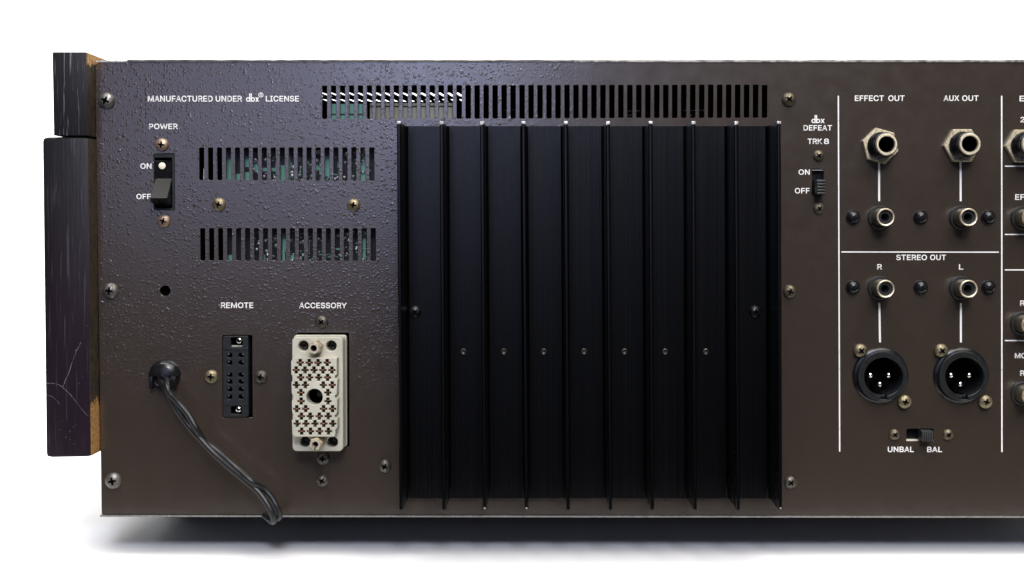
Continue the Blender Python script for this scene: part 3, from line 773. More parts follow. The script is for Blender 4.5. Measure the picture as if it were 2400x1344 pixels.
# ---- screws: one cross-recess pan head, copied
R1 = 1.0
dome = lathe([(0, 0.02), (1.0, 0.02), (1.0, -0.16), (0.97, -0.26), (0.86, -0.40), (0.68, -0.52), (0.45, -0.61), (0.22, -0.655), (0, -0.67)], 40)
cb = bmesh.new()
def prism(bm, pts, y0, y1, sc):
    a = [bm.verts.new((x, y0, z)) for x, z in pts]; b = [bm.verts.new((x * sc, y1, z * sc)) for x, z in pts]
    bm.faces.new(a); bm.faces.new(list(reversed(b)))
    for i in range(len(pts)):
        j = (i + 1) % len(pts); bm.faces.new((a[j], a[i], b[i], b[j]))
w_, L_ = 0.145, 0.54; k_ = 0.235
cross = [(w_, L_), (w_ , k_), (k_, w_), (L_, w_), (L_, -w_), (k_, -w_), (w_, -k_), (w_, -L_), (-w_, -L_), (-w_, -k_), (-k_, -w_), (-L_, -w_), (-L_, w_), (-k_, w_), (-w_, k_), (-w_, L_)]
prism(cb, cross, -0.9, -0.12, 0.72)
bmesh.ops.recalc_face_normals(cb, faces=cb.faces)
cut = bpy.data.meshes.new('cut'); cb.to_mesh(cut); cb.free()
head = boolean(dome, cut)
# the recess floor and walls get the near-black hole material
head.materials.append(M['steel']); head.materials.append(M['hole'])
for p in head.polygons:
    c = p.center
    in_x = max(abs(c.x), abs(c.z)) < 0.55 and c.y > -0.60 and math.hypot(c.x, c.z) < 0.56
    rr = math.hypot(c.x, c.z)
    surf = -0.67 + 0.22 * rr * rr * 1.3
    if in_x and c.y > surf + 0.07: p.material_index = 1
finish(head, 30)
HEADS = {}
def screw(px, py, rpx, mat, rot, parent=ROOT, y=0.0, d=0.0, label=None, name='screw'):
    k = round(rpx * 2)
    if k not in HEADS:
        h = head.copy(); h.transform(Matrix.Scale(rpx * PX, 4)); HEADS[k] = h
    x, z = P(px, py, d)
    o = link(name, HEADS[k], (x, y - d, z), parent, None, label)
    o.material_slots[0].link = 'OBJECT'; o.material_slots[0].material = mat
    o.rotation_euler = (0, math.radians(rot), 0)
    return o
for px, py, r, m, rot in ((250, 237, 19.5, 'steel', 25), (259, 682, 19, 'dim_steel', 5), (266, 1127, 19.5, 'dim_steel', -12),
                          (1848.5, 234, 16.5, 'bronze', 40), (1850.5, 684, 15.5, 'bronze', 20), (1852.5, 1131, 15, 'dark_screw', 50),
                          (513.5, 480, 16, 'brass', 15), (829, 481.5, 15.5, 'brass', 10),
                          (902, 1093, 15.5, 'dark_screw', 30)):
    screw(px, py, r, M[m], rot, panel)
for px, py, rot in ((380, 340, 8), (384.5, 519, 20)):
    screw(px, py, 15.5, M['rusty'], rot, panel, label='rust stained screw of the power switch')
screw(496, 883, 16, M['brass'], 4, panel); screw(612, 884, 15.5, M['dark_screw'], 12, panel)
for px, py, rot in ((754, 755, 42), (757.5, 1075, 5), (755.5, 1127, 33)): screw(px, py, 15, M['dark_screw'], rot, panel)
for px, py, rot in ((1918, 365.5, 50), (1919, 489.5, 50), (2096, 1019, 50), (2221.5, 1019, 50)): screw(px, py, 13, M['bronze'], rot, panel)

# ---- heat sink
d0 = 0.003; tip = 0.0262
hx0, hz1 = P(936, 296, d0); hx1, hz0 = P(1822, 1168.5, d0)
tipx = [(934.5, 940), (1035, 1040), (1130, 1136), (1227, 1234), (1326, 1331.5), (1425, 1431), (1525, 1529), (1625.5, 1629), (1726, 1730.5), (1826, 1829.5)]
def fin_x(k, d):
    """world x of fin k at top and bottom: the fin runs straight back from its tip"""
    return P(tipx[k][0], 285, tip)[0], P(tipx[k][1], 1197, tip)[0]
a0, b0 = fin_x(0, 0); a9, b9 = fin_x(9, 0)
me = hexa([(b0, -d0, hz0), (b9, -d0, hz0), (a9, -d0, hz1), (a0, -d0, hz1), (b0, -0.0001, hz0), (b9, -0.0001, hz0), (a9, -0.0001, hz1), (a0, -0.0001, hz1)])
hs_loc = Vector(((a0 + a9) / 2, 0, (hz0 + hz1) / 2))
me.transform(Matrix.Translation(-hs_loc))
hs = link('heat_sink', me, hs_loc, ROOT, M['anod'], 'black finned heat sink')
th = 0.0008
prof_f = [(-0.0018, -d0 + 0.0002), (-0.0012, -d0 - 0.0006), (-th, -d0 - 0.0016), (-th * 0.85, -tip + 0.0022), (-th * 1.05, -tip + 0.0018), (-th * 1.05, -tip + 0.0007), (-th * 0.6, -tip + 0.0001), (0, -tip),
          (th * 0.6, -tip + 0.0001), (th * 1.05, -tip + 0.0007), (th * 1.05, -tip + 0.0018), (th * 0.85, -tip + 0.0022), (th, -d0 - 0.0016), (0.0012, -d0 - 0.0006), (0.0018, -d0 + 0.0002)]
for k in range(10):
    xt, xb = fin_x(k, 0)
    pr_ = prof_f
    if k == 0: pr_ = [(max(a, -th * 1.05), b) for a, b in prof_f]
    if k == 9: pr_ = [(min(a, th * 1.05), b) for a, b in prof_f]
    lc = Vector(((xt + xb) / 2, 0, (hz0 + hz1) / 2))
    bm = bmesh.new()
    t_ = [bm.verts.new((xt + a - lc.x, b, hz1 - 0.0001 - lc.z)) for a, b in pr_]
    b_ = [bm.verts.new((xb + a - lc.x, b, hz0 + 0.0001 - lc.z)) for a, b in pr_]
    n_ = len(pr_)
    bm.faces.new(t_); bm.faces.new(list(reversed(b_)))
    for i in range(n_):
        j = (i + 1) % n_; bm.faces.new((t_[i], b_[i], b_[j], t_[j]))
    bmesh.ops.recalc_face_normals(bm, faces=bm.faces)
    me = bpy.data.meshes.new('fin'); bm.to_mesh(me); bm.free(); finish(me, 25)
    fo = link('fin', me, lc, hs, M['anod'])
    # paint chipped off the end of the fin
    cl = (xt, -tip + 0.0006, hz1 - 0.0006)
    me = hexa([(-th * 1.0, -0.0007, -0.0003 - 0.0003 * (k % 3)), (th * 1.0, -0.0007, -0.0004), (th * 0.95, -0.0007, 0.0008), (-th * 0.95, -0.0007, 0.0008),
               (-th * 1.1, 0.0012, 0.0001), (th * 1.1, 0.0012, 0.0001), (th * 1.1, 0.0012, 0.0008), (-th * 1.1, 0.0012, 0.0008)], 0.00015)
    link('bare_fin_end', me, cl, hs, M['bare'], 'bare metal end of a fin')
    if k in (2, 3, 9):
        cl = (xb, -tip + 0.0003, hz0 + 0.0007)
        me = hexa([(-0.0004, -0.0005, -0.0004), (0.0004, -0.0005, -0.0004), (0.0003, -0.0005, 0.0003), (-0.0003, -0.0005, 0.0003),
                   (-0.0004, 0.0003, -0.0004), (0.0004, 0.0003, -0.0004), (0.0003, 0.0003, 0.0003), (-0.0003, 0.0003, 0.0003)], 0.0001)
        link('bare_fin_end', me, cl, hs, M['bare'], 'bare metal end of a fin')
for px, rot in ((973, 40), (1770, 0)):
    screw(px, 731, 14.5, M['black_screw'], rot, hs, 0.0, d0, 'black screw fixing the heat sink')
stud = lathe([(0, 0.0005), (1.25, 0.0005), (1.25, -0.0006), (1.0, -0.0009), (0.75, -0.0009), (0.65, -0.0002), (0, -0.0002)], 20)
stud.transform(Matrix.Diagonal((0.001, 1, 0.0011, 1)))
for px in (1086.5, 1181, 1274.5, 1369, 1463.5, 1558.5, 1654):
    x, z = P(px, 824.5, d0)
    so = link('stud', stud, (x, -d0, z), hs, M['dark_screw'])

# ---- power switch
x0, z1 = P(360, 360); x1, z0 = P(410, 493)
loc = ((x0 + x1) / 2, 0, (z0 + z1) / 2)
fr = [rrect(x0 + 0.00005, x1 - 0.00005, z0 + 0.00005, z1 - 0.00005, 0.0004), prect(362, 403, 370, 488, 0.0002)]
ps = link('power_switch', shape(fr, 0.0004, 0.009, loc, 0.0001), loc, ROOT, M['matt_black'], 'black rocker switch between ON and OFF')
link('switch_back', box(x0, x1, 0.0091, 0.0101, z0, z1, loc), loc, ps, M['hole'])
# rocker: profile in depth (y) and height
ra, rb = P(362.5, 400)[0], P(401, 400)[0]
Z = lambda py, d=0: P(380, py, d)[1]
pf = [(0.007, Z(376)), (-0.0002, Z(376)), (0.0002, Z(379)), (0.0010, Z(419)), (-0.0064, Z(463, .0064)), (-0.0066, Z(464.5, .0064)), (-0.0061, Z(472, .006)), (0.0012, Z(486)), (0.008, Z(486))]
bm = bmesh.new()
lft = [bm.verts.new((ra - loc[0], y, z - loc[2])) for y, z in pf]
rgt = [bm.verts.new((rb - loc[0], y, z - loc[2])) for y, z in pf]
fl = bm.faces.new(lft); fr_ = bm.faces.new(list(reversed(rgt)))
for i in range(len(pf)):
    j = (i + 1) % len(pf); bm.faces.new((lft[j], lft[i], rgt[i], rgt[j]))
bmesh.ops.recalc_face_normals(bm, faces=bm.faces)
bmesh.ops.bevel(bm, geom=list(bm.edges), offset=0.00012, segments=2, affect='EDGES')
me = bpy.data.meshes.new('rocker'); bm.to_mesh(me); bm.free(); finish(me, 20)
rk = link('rocker', me, loc, ps, [M['black'], M['paddle']])
for p in me.polygons:
    if p.normal.y < -0.3 and p.normal.z > 0.5 and p.area > 1e-5: p.material_index = 1
x, z = P(379.5, 389)
dm = lathe([(0, 0.0006), (8.0 * PX, 0.0006), (8.0 * PX, -0.00005), (7.6 * PX, -0.0001), (0, -0.0001)], 32)
link('indicator_dot', dm, (x, 0.0003, z), ps, M['cap_white'], 'cream dot on the rocker')
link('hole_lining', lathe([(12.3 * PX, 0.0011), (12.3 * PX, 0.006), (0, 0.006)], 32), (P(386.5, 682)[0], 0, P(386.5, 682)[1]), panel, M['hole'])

# ---- mains cable in its strain relief
x, z = P(386.5, 881)
g = lathe([(0.0068, 0.001), (0.0069, -0.0002), (0.0067, -0.0012), (0.0062, -0.0024), (0.0050, -0.0032), (0.003, -0.0037), (0, -0.0039)], 40)
bm = bmesh.new(); bm.from_mesh(g)
bmesh.ops.bisect_plane(bm, geom=list(bm.verts) + list(bm.edges) + list(bm.faces), plane_co=(0, 0, 0.0002), plane_no=(0, 0, -1), clear_outer=True)
es = [e for e in bm.edges if e.is_boundary and all(abs(v.co.z - 0.0002) < 1e-6 for v in e.verts)]
bmesh.ops.edgeloop_fill(bm, edges=es)
me = bpy.data.meshes.new('grommet'); bm.to_mesh(me); bm.free(); finish(me)
gr = link('cable_grommet', me, (x, 0, z), ROOT, M['black'])
g2 = lathe([(0.0066, 0.001), (0.0067, -0.0003), (0.0064, -0.0013), (0.0054, -0.0016), (0.0050, 0.001), (0, 0.001)], 40)
link('grommet_ring', g2, (x, 0, z), gr, M['black'])
link('grommet_jaw', box(x - 0.0056, x - 0.0042, -0.0042, 0.0, z - 0.0052, z + 0.0001, (x, 0, z), 0.0003), (x, 0, z), gr, M['black'])
link('grommet_jaw', box(x + 0.0030, x + 0.0056, -0.0040, 0.0, z - 0.0045, z + 0.0001, (x, 0, z), 0.0003), (x, 0, z), gr, M['black'])
def cable(pts):
    return tube([(P(a, b, d)[0], -d, P(a, b, d)[1]) for a, b, d in pts], 0.00134)
bend = [(640, 1224, .0115), (632, 1217, .006), (626, 1206, .0015)]
A = [(374, 893, -.002), (377, 896, .004), (390, 912, .009), (402, 938, .010), (421, 970, .010), (446, 1003, .010), (468, 1028, .0125), (500, 1062, .014), (540, 1098, .0135), (575, 1127, .0125), (602, 1150, .0130), (624, 1178, .0145), (637, 1203, .015), (642, 1220, .0135), (637, 1223, .009), (626, 1214, .004), (616, 1206, -.004)]
B = [(393, 893, -.002), (391, 893, .005), (391, 905, .0115), (399, 924, .0125), (418, 945, .0120), (441, 972, .0125), (461, 1006, .0135), (480, 1035, .0110), (512, 1060, .0108), (555, 1098, .0110), (588, 1128, .0142), (616, 1145, .0115), (637, 1168, .0115), (650, 1192, .0120), (655, 1210, .0105), (649, 1216, .006), (640, 1211, -.001), (630, 1206, -.008)]
cl = (0, 0, 0)
co = link('power_cable', cable(A), cl, ROOT, M['rubber'], 'black twisted mains cable')
link('cable_strand', cable(B), cl, co, M['rubber'])

# ---- REMOTE socket
x0, z1 = P(521, 786); x1, z0 = P(592, 979)
loc = ((x0 + x1) / 2, 0, (z0 + z1) / 2)
px = lambda a, b, d=0.0: P(a, b, d)
body = prect(522.5, 583, 788, 977, 0.0009)
hl = []
rows_ = (833, 850.5, 879, 895, 913, 930.5)
for yy in rows_:
    for xx in (539, 565.5):
        c_ = P(xx, yy); hl.append(rrect(c_[0] - 0.00105, c_[0] + 0.00105, c_[1] - 0.0010, c_[1] + 0.0010, 0.0007))
hl.append(prect(541, 569, 791, 814, 0.0006)); hl.append(prect(541, 567, 952, 971, 0.0006))
rm = link('remote_socket', shape([body] + hl, -0.0004, 0.007, loc, 0.00015), loc, ROOT, M['matt_black'], 'black twelve hole REMOTE socket')
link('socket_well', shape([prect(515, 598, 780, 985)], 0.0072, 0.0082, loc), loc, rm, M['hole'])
for zz in (818.5, 948.5):
    a_, b_ = P(523, zz), P(583, zz)
    link('moulded_rib', box(a_[0], b_[0], -0.0007, -0.0003, a_[1] - 0.0002, a_[1] + 0.0002, loc, 0.0001), loc, rm, M['matt_black'])
for yy in rows_:
    for xx, sx in ((539, -1), (565.5, 1)):
        c_ = P(xx, yy)
        link('contact', box(c_[0] + sx * 0.0006 - 0.00025, c_[0] + sx * 0.0006 + 0.00025, 0.0004, 0.006, c_[1] + 0.0002, c_[1] + 0.0007, (c_[0], 0, c_[1])), (c_[0], 0, c_[1]), rm, M['tin'])
for a_, b_, rot in ((560, 799, 20), (558.5, 960, 40)):
    o = screw(a_, b_, 7.5, M['chrome'], rot, rm, 0.0006, 0.0, 'small bright screw in the REMOTE socket')
link('mounting_tab', box(P(541, 810)[0], P(566, 810)[0], 0.0015, 0.0025, P(541, 814)[1], P(541, 810.5)[1], loc, 0.0002), loc, rm, M['cream'])

# ---- ACCESSORY connector
df = 0.0112; di = 0.0182
loc = (P(745, 920)[0], 0, P(745, 920)[1])
def pc(px_, py_, r, d, n=36): c = P(px_, py_, d); return circ(c[0], c[1], r * PX * (0.57 - d) / 0.57, n)
fh = [pc(711, 811.5, 12.3, df), pc(776.5, 811.5, 12.3, df), pc(715, 1036, 12.5, df), pc(779.5, 1036.5, 12.5, df), prect(700, 780, 850, 1012, 0, df)]
ac = link('accessory_connector', shape([prect(684.5, 804, 791, 1058, 0.0018, df)] + fh, -df, -0.0026, loc, 0.0003), loc, ROOT, M['cream'], 'cream plastic ACCESSORY connector block')
bkp = prect(690.5, 809.5, 787, 1052, 0.0012, 0.0058)
link('base_flange', shape([prect(689, 812.5, 786, 1048, 0.0012, 0.0020)], -0.0025, 0.0006, loc, 0.0003), loc, ac, M['cream'])
link('shade_backing', shape([prect(705, 775, 855, 1008, 0, df)], -0.0031, -0.0027, loc), loc, ac, M['hole'])  # black backing added; the shade in the pin holes is its colour
# insert outline with scalloped sides
def side_pts():
    L = []
    R = [(789, 841), (789, 878)]
    for yc in (884, 930, 976):
        R += [(789, yc - 5.5), (785.5, yc - 3), (784.5, yc), (785.5, yc + 3.5), (790.5, yc + 6)]
    R += [(791, 1003), (786, 1008), (786, 1018), (783, 1024)]
    Lf = [(690, 1024), (685, 1017), (684, 986), (687, 981), (687, 972), (684.5, 966), (684, 940), (687, 934), (686.5, 927), (683.5, 922), (683, 897), (686, 891), (685, 882), (682.5, 877), (682.3, 848), (686, 841), (690, 839.5)]
    return R, Lf
R, Lf = side_pts()
ins = [P(a, b, di) for a, b in [(786, 839.5)] + R + Lf]
Zx, Zy = lambda v: 680 + v / 4.48, lambda v: 770 + v / 4.48
CR = [(362, (105, 200, 292, 388)), (440, (62, 155, 250, 343, 438)), (518, (110, 204, 298, 392)), (597, (64, 158, 347, 441)), (677, (112, 395)), (767, (114, 396)),
      (847, (68, 162, 350, 444)), (925, (117, 210, 305, 398)), (1003, (72, 165, 260, 353, 447)), (1083, (120, 213, 308, 401))]
a_, b_, c_ = 2.8 * PX, 8.2 * PX, 8.0 * PX
ih = []; centres = []
for yy, xs in CR:
    for xx in xs:
        c0 = P(Zx(xx), Zy(yy), di)
        centres.append(c0)
        ww, hh, tt = 3.8 * PX, 8.5 * PX, 2.5 * PX
        wl = 8.2 * PX
        ih.append([(c0[0] + u, c0[1] + v) for u, v in ((ww, hh), (ww, tt), (wl, tt), (wl, -tt), (ww, -tt), (ww, -hh), (-ww, -hh), (-ww, -tt), (-wl, -tt), (-wl, tt), (-ww, tt), (-ww, hh))])
ih.append(pc(737, 931, 19.5, di))
link('contact_block', shape([ins] + ih, -di, -df - 0.0001, loc, 0.00012), loc, ac, M['cream'])
cm = hexa([(-0.0011, -0.0004, -0.00022), (0.0006, -0.0004, -0.00022), (0.0006, -0.0004, 0.00022), (-0.0011, -0.0004, 0.00022), (-0.0011, 0.004, -0.00022), (0.0006, 0.004, -0.00022), (0.0006, 0.004, 0.00022), (-0.0011, 0.004, 0.00022)], 0.0001)
random.seed(3)
for i, c0 in enumerate(centres):
    deep = 0.0009 if random.random() < 0.7 else 0.003
    link('contact', cm, (c0[0] + random.uniform(-0.0001, 0.0002), -di + deep, c0[1] - 0.00002), ac, M['copper'])
c0 = P(737, 931, di)
link('guide_sleeve', lathe([(0.0026, 0), (0.0026, 0.012), (0, 0.012)], 32), (c0[0] + 0.0004, -di + 0.009, c0[1]), ac, M['hole'])
link('guide_screw', lathe([(0, -0.001), (0.0010, -0.0009), (0.0014, 0), (0.0014, 0.003)], 24), (c0[0] + 0.0010, -di + 0.0075, c0[1] + 0.0004), ac, M['grip'])
for a1, b1, rot in ((714, 810, 30), (779.5, 810, 10), (718, 1034.5, 50), (782, 1034.5, 25)):
    screw(a1, b1, 8.5, M['steel'], rot, ac, 0.0, 0.0045, 'screw sunk in the ACCESSORY block')
def hexpost(px_, py_, rot, slotted):
    c = P(px_, py_, 0.0205)
    Rr = 0.0028
    y0, y1 = -0.0205, -df
    cc = (c[0], 0, c[1])
    polys = [circ(c[0], c[1], Rr, 6, math.radians(rot)), circ(c[0], c[1], 0.00135 if not slotted else 0.0011, 24)]
    h = link('jack_post', shape(polys, y0 + 0.0016, y1 - 0.0001, cc, 0.0001), cc, ac, M['nut'])
    m_ = lathe([(0.00135, 0.004), (0.00135, 0), (0.0021, 0), (0.00235, 0.0016)], 28)
    link('post_nose', m_, (c[0], y0, c[1]), ac, M['nickel'])
    link('post_bore', lathe([(0.0014, 0.0), (0, 0.0)], 20), (c[0], y0 + 0.0042, c[1]), ac, M['hole'])
    if slotted:
        link('post_slot', box(-0.00025, 0.00025, -0.00002, 0.002, -0.0023, -0.001, (0, 0, 0)), (c[0] - 0.0001, y0, c[1]), ac, M['hole'])
hexpost(735, 817, 15, False); hexpost(738.5, 1043, 15, True)

# ---- slide switches
def slide(px0, px1, py0, py1, knob, dk, vertical, label):
    x0, z1 = P(px0, py0); x1, z0 = P(px1, py1)
    loc = ((x0 + x1) / 2, 0, (z0 + z1) / 2)
    s = link('slide_switch', shape([[(x0, z0), (x1, z0), (x1, z1), (x0, z1)]], 0.004, 0.0046, loc), loc, ROOT, M['black'], label)
    for q in ((x0 - 0.0006, x0, z0 - 0.0006, z1 + 0.0006), (x1, x1 + 0.0006, z0 - 0.0006, z1 + 0.0006), (x0, x1, z1 - (0.0008 if vertical else 0), z1 + 0.0006), (x0, x1, z0 - 0.0006, z0 + (0 if vertical else 0.0003))):
        link('switch_frame', box(q[0], q[1], 0.00125, 0.004, q[2], q[3], loc), loc, s, M['cap_white'] if (vertical and q[3] == z1 + 0.0006 and q[0] == x0 and q[1] == x1) or (not vertical and q[2] == z0 - 0.0006 and q[0] == x0 and q[1] == x1) else M['matt_black'])  # the pale strip paints the lit inner edge of the slot
    a, b, c, d = knob      # base footprint pixels
    kx0, kz1 = P(a, c); kx1, kz0 = P(b, d)
    k = link('slider', box(kx0, kx1, -dk, 0.0039, kz0, kz1, loc, 0.0002), loc, s, M['matt_black'])
    n = 5
    for i in range(n):
        t = (i + 0.5) / n
        if vertical:
            zc = kz0 + (kz1 - kz0) * t
            link('ridge', box(kx0 + 0.0001, kx1 - 0.0001, -dk - 0.0007, -dk + 0.0001, zc - 0.0005, zc + 0.0004, loc, 0.0002), loc, s, M['grip'])
        else:
            xc = kx0 + (kx1 - kx0) * t
            link('ridge', box(xc - 0.0004, xc + 0.0004, -dk - 0.0007, -dk + 0.0001, kz0 + 0.0001, kz1 - 0.0001, loc, 0.0002), loc, s, M['grip'])
slide(1903.5, 1930.5, 395.5, 459, (1907, 1927, 422.5, 457.5), 0.0062, True, 'small vertical slide switch under TRK 8')
slide(2124.5, 2188, 1005, 1034, (2154, 2180, 1007, 1032), 0.0040, False, 'small horizontal slide switch above UNBAL and BAL')

# ---- quarter inch jacks
for px_, py_, rot in JACKS:
    x, z = P(px_, py_); lc = (x, 0, z)
    j = link('jack_socket', shape([circ(x, z, 43.5 * PX, 6, math.radians(rot)), circ(x, z, 26 * PX, 36)], -0.0023, -0.0001, lc, 0.00025), lc, ROOT, M['nut'], 'quarter inch jack with hexagon nut')
    b = [(0.0058, -0.0001), (0.0058, -0.0030), (0.0054, -0.0034), (0.0054, -0.0040)]
    yy = -0.0040
    while yy > -0.0095:
        b += [(0.0053, yy), (0.0050, yy - 0.0004)]; yy -= 0.0008
    b += [(0.0050, -0.0108), (0.0044, -0.0112)]
    link('threaded_barrel', lathe(b, 44), lc, j, M['black'])
    link('collar', lathe([(0.0046, -0.0105), (0.00455, -0.0118), (0.0042, -0.0122), (0.0036, -0.0122), (0.0033, -0.0117), (0.0033, -0.004)], 44), lc, j, M['nickel'])
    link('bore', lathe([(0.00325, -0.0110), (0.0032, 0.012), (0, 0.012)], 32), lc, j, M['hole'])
# ---- phono sockets
for px_, py_ in RCAS:
    x, z = P(px_, py_); lc = (x, 0, z)
    j = link('phono_socket', lathe([(0.0038, -0.0002), (0.0050, -0.0002), (0.0050, -0.0010), (0.0047, -0.0013), (0.0038, -0.0013)], 40), lc, ROOT, M['matt_black'], 'round phono socket with metal sleeve')
    link('sleeve', lathe([(0.0038, 0.001), (0.0038, -0.0092), (0.0037, -0.0099), (0.0036, -0.0100)], 44), lc, j, M['barrel'])
    link('sleeve_rim', lathe([(0.00375, -0.0094), (0.0037, -0.0104), (0.0034, -0.0107), (0.0031, -0.0106), (0.0030, -0.0098), (0.0030, -0.006)], 44), lc, j, M['nickel'])
    link('insert', lathe([(0.0030, -0.0092), (0.0017, -0.0092), (0.0016, -0.0085), (0.0016, -0.001), (0, -0.001)], 36), lc, j, M['matt_black'])
    link('centre_contact', lathe([(0.0016, -0.0075), (0.00135, -0.0078), (0.0012, -0.0072), (0.0012, 0.0)], 24), lc, j, M['grip'])
# ---- push rivets
rv = lathe([(0.0031, -0.0001), (0.0031, -0.0006), (0.0028, -0.0010), (0.0025, -0.0010), (0.0024, -0.0014), (0.0022, -0.0022), (0.0015, -0.0028), (0.0007, -0.0030), (0, -0.0030)], 36)
for px_, py_ in ((1999, 510), (2157, 510), (2315.5, 510), (1998.5, 673.5), (2157.5, 674), (2316, 674)):
    x, z = P(px_, py_)
    link('push_rivet', rv, (x, 0, z), panel, M['black'])
# ---- three pin output connectors
for px_, py_ in XLRS:
    x, z = P(px_, py_); lc = (x, 0, z)
    cav = circ(x + 0.0006, z - 0.0003, 0.0082, 48)
    body = []
    key = math.radians(-90)
    for i in range(48):
        a = key + 2 * PI * (i + 0.5) / 48
        r = 0.0082
        body.append((x + 0.0006 + r * math.cos(a), z - 0.0003 + r * math.sin(a)))
    # notch at the bottom of the cavity
    bt = z - 0.0003 - 0.0082
    body = [p for p in body if not (abs(p[0] - (x + 0.0006)) < 0.0015 and p[1] < z)]
    body = body + [(x + 0.0006 - 0.0015, bt + 0.0003), (x + 0.0006 - 0.0015, bt - 0.0015), (x + 0.0006 + 0.0015, bt - 0.0015), (x + 0.0006 + 0.0015, bt + 0.0003)]
    cx_, cz_ = x + 0.0006, z - 0.0003
    body.sort(key=lambda p: math.atan2(p[1] - cz_, p[0] - cx_))
    j = link('output_connector', lathe([(0.0088, -0.0010), (0.0110, -0.0010), (0.0116, -0.0006), (0.0120, -0.0001), (0.0120, 0.0011)], 64), lc, ROOT, M['black'], 'round black three pin output connector')
    link('shell', shape([circ(x + 0.0003, z - 0.0001, 0.0106, 64), body], -0.0034, -0.0009, lc, 0.0003), lc, j, M['shell'])
    link('cavity', shape([circ(x, z, 0.0108, 48), body], -0.0008, 0.0125, lc), lc, j, M['matt_black'])
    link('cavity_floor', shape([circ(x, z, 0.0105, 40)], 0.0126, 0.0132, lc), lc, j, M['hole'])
    pin = lathe([(0.0011, 0.0125), (0.0011, -0.0002), (0.0009, -0.0009), (0.0005, -0.0012), (0, -0.0013)], 24)
    for dx, dy in ((-22.5, 0.5), (20.5, 0.5), (-0.5, 21.5)):
        q = P(px_ + dx, py_ + dy, 0.001)
        link('pin', pin, (q[0], 0, q[1]), j, M['chrome'])
    q = P(px_ + 2, py_ + 47)
    link('latch', box(q[0] - 0.0010, q[0] + 0.0010, -0.0012, 0.006, q[1] - 0.0006, q[1] + 0.0002, lc, 0.0001), lc, j, M['matt_black'])
    link('latch_spring', box(q[0] + 0.0004, q[0] + 0.0009, -0.0020, -0.0010, q[1] - 0.0004, q[1] + 0.0006, lc, 0.0001), lc, j, M['chrome'])
    for dx, dy, rot in ((-48, -58.5, 48), (55, 61, 15)):
        screw(px_ + dx, py_ + dy, 16.2, M['brass'], rot, j, -0.0012, 0.0)

# ---- what shows through the vents: circuit board, traces, solder, transformer
yb = 0.009
def bz(a, b): return P(a, b, -yb)
bx0, bz1 = bz(530, 345); bx1, bz0 = bz(880, 640)
loc = ((bx0 + bx1) / 2, yb, (bz0 + bz1) / 2)
cbd = link('circuit_board', box(bx0, bx1, yb, yb + 0.0016, bz0, bz1, loc), loc, ROOT, M['board'], 'circuit board behind the left vents')
random.seed(11)
bm = bmesh.new()
def strip(a, b, w, y=yb, t=0.00012):
    (x0, z0), (x1, z1) = a, b
    dx, dz = x1 - x0, z1 - z0; L = math.hypot(dx, dz) or 1; nx, nz = -dz / L * w / 2, dx / L * w / 2
    y0 = y - t * random.uniform(0.4, 1)
    f = [bm.verts.new((px_ - loc[0], y0 - loc[1], pz - loc[2])) for px_, pz in ((x0 + nx, z0 + nz), (x1 + nx, z1 + nz), (x1 - nx, z1 - nz), (x0 - nx, z0 - nz))]
    g_ = [bm.verts.new((v.co.x, y - 0.00002 - loc[1], v.co.z)) for v in f]
    bm.faces.new(f)
    for i in range(4): bm.faces.new((f[i], g_[i], g_[(i + 1) % 4], f[(i + 1) % 4]))
G = lambda a, b: bz(a, b)
# broad copper areas in the places where the photograph shows green
for a, b, c, d in ((531, 364, 551, 424), (552, 408, 566, 424), (571, 366, 584, 392), (571, 404, 586, 424), (590, 386, 606, 404), (612, 394, 645, 402), (655, 388, 668, 424), (676, 366, 681, 424),
                   (740, 388, 752, 398), (762, 366, 777, 392), (760, 384, 778, 414), (845, 382, 856, 424), (850, 362, 855, 424),
                   (534, 598, 550, 614), (662, 548, 670, 586), (662, 586, 668, 614), (612, 598, 622, 614), (676, 598, 690, 614), (758, 566, 761, 614), (850, 540, 857, 614)):
    strip(G((a + c) / 2, b), G((a + c) / 2, d), (c - a) * PX)
for i in range(70):
    x_ = random.uniform(590, 850); y_ = random.choice((random.uniform(360, 425), random.uniform(540, 612)))
    ang = random.choice((0, PI / 4, -PI / 4, PI / 2, PI / 2))
    L = random.uniform(8, 26)
    strip(G(x_, y_), G(x_ + L * math.cos(ang), y_ + L * math.sin(ang)), random.choice((1.2, 1.8, 2.4)) * PX)
bmesh.ops.recalc_face_normals(bm, faces=bm.faces)
me = bpy.data.meshes.new('traces'); bm.to_mesh(me); bm.free()
t_ = link('copper_trace', me, loc, cbd, M['trace']); t_['kind'] = 'stuff'
bm = bmesh.new()
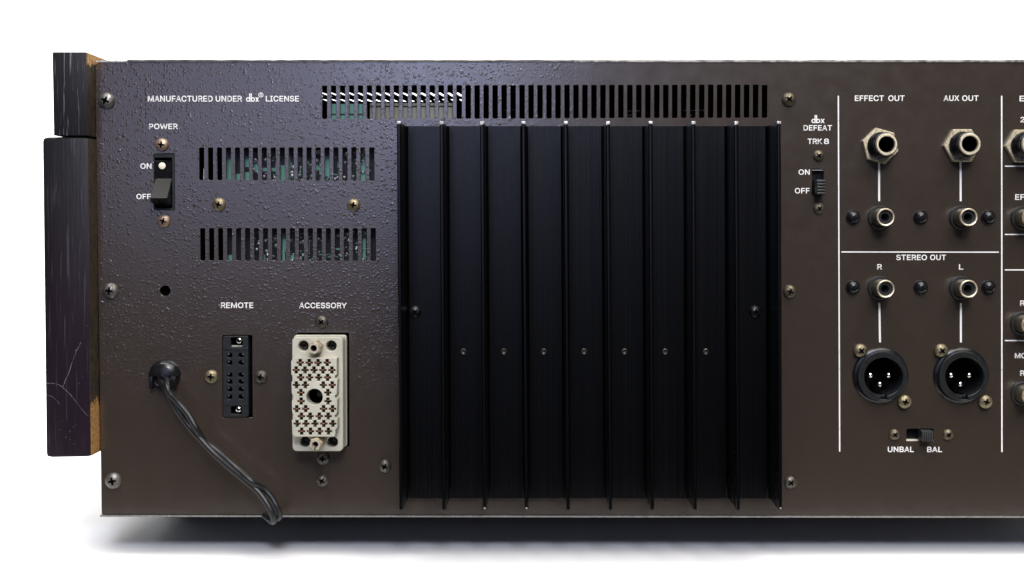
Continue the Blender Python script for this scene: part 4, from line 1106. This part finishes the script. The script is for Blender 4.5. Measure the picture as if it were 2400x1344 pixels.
for i in range(330):
    x_ = random.uniform(590, 868); y_ = random.choice((random.uniform(352, 425), random.uniform(542, 612)))
    if 655 < x_ < 670 or 758 < x_ < 778: continue
    c0 = G(x_, y_); s_ = random.choice((2, 2.5, 3.5, 4.5, 6)) * PX
    mt = Matrix.Translation((c0[0] - loc[0], -0.0001, c0[1] - loc[2])) @ Matrix.Diagonal((s_, s_ * 0.9, s_ * random.uniform(0.6, 1.2), 1))
    bmesh.ops.create_icosphere(bm, subdivisions=1, radius=1, matrix=mt)
me = bpy.data.meshes.new('solder'); bm.to_mesh(me); bm.free()
for p in me.polygons: p.use_smooth = True
t_ = link('solder_joint', me, loc, cbd, M['tin']); t_['kind'] = 'stuff'
# small board behind the upper vent
x0, z1 = P(776, 244, -.009); x1, z0 = P(850, 300, -.009)
loc = ((x0 + x1) / 2, 0.009, (z0 + z1) / 2)
sb = link('small_circuit_board', box(x0, x1, 0.009, 0.0106, z0, z1, loc), loc, ROOT, M['trace'], 'green circuit board behind the upper vent')
a_, b_ = P(776, 267, -.009), P(850, 270, -.009)
link('board_groove', box(a_[0], b_[0], 0.0087, 0.0089, b_[1], a_[1], loc), loc, sb, M['board'])
x0, z1 = P(866, 241, -.0115); x1, z0 = P(1062, 420, -.0115)
loc = ((x0 + x1) / 2, 0.0115, (z0 + z1) / 2)
tf = link('transformer', box(x0, x1, 0.0115, 0.07, z0, z1, loc, 0.0008), loc, ROOT, M['olive'], 'olive transformer behind the upper vent')
a_, b_ = P(866, 246, -.0105), P(1062, 249, -.0105)
link('transformer_rim', box(a_[0], b_[0], 0.0105, 0.0114, b_[1], a_[1], loc, 0.0003), loc, tf, M['olive'])
x0, z1 = P(476, 396, -.012); x1, z0 = P(480, 450, -.012)
link('ribbon_cable', box(x0, x1, 0.012, 0.013, z0, z1, ((x0 + x1) / 2, 0.012, z0), 0.0003), ((x0 + x1) / 2, 0.012, z0), ROOT, M['white'], 'pale cable behind the left vent')
for a1, b1, c1, d1 in ((1174, 1206, 258, 259.2), (1466, 1500, 259.6, 260.8), (1600, 1650, 258.5, 259.7), (1470, 1482, 270, 271), (1612, 1622, 270, 271), (1445, 1500, 276.2, 279)):
    x0, z1 = P(a1, c1, -.02); x1, z0 = P(b1, d1, -.02)
    link('wire_link', box(x0, x1, 0.02, 0.021, z0, z1, (x0, 0.02, z0)), (x0, 0.02, z0), ROOT, M['steel'])
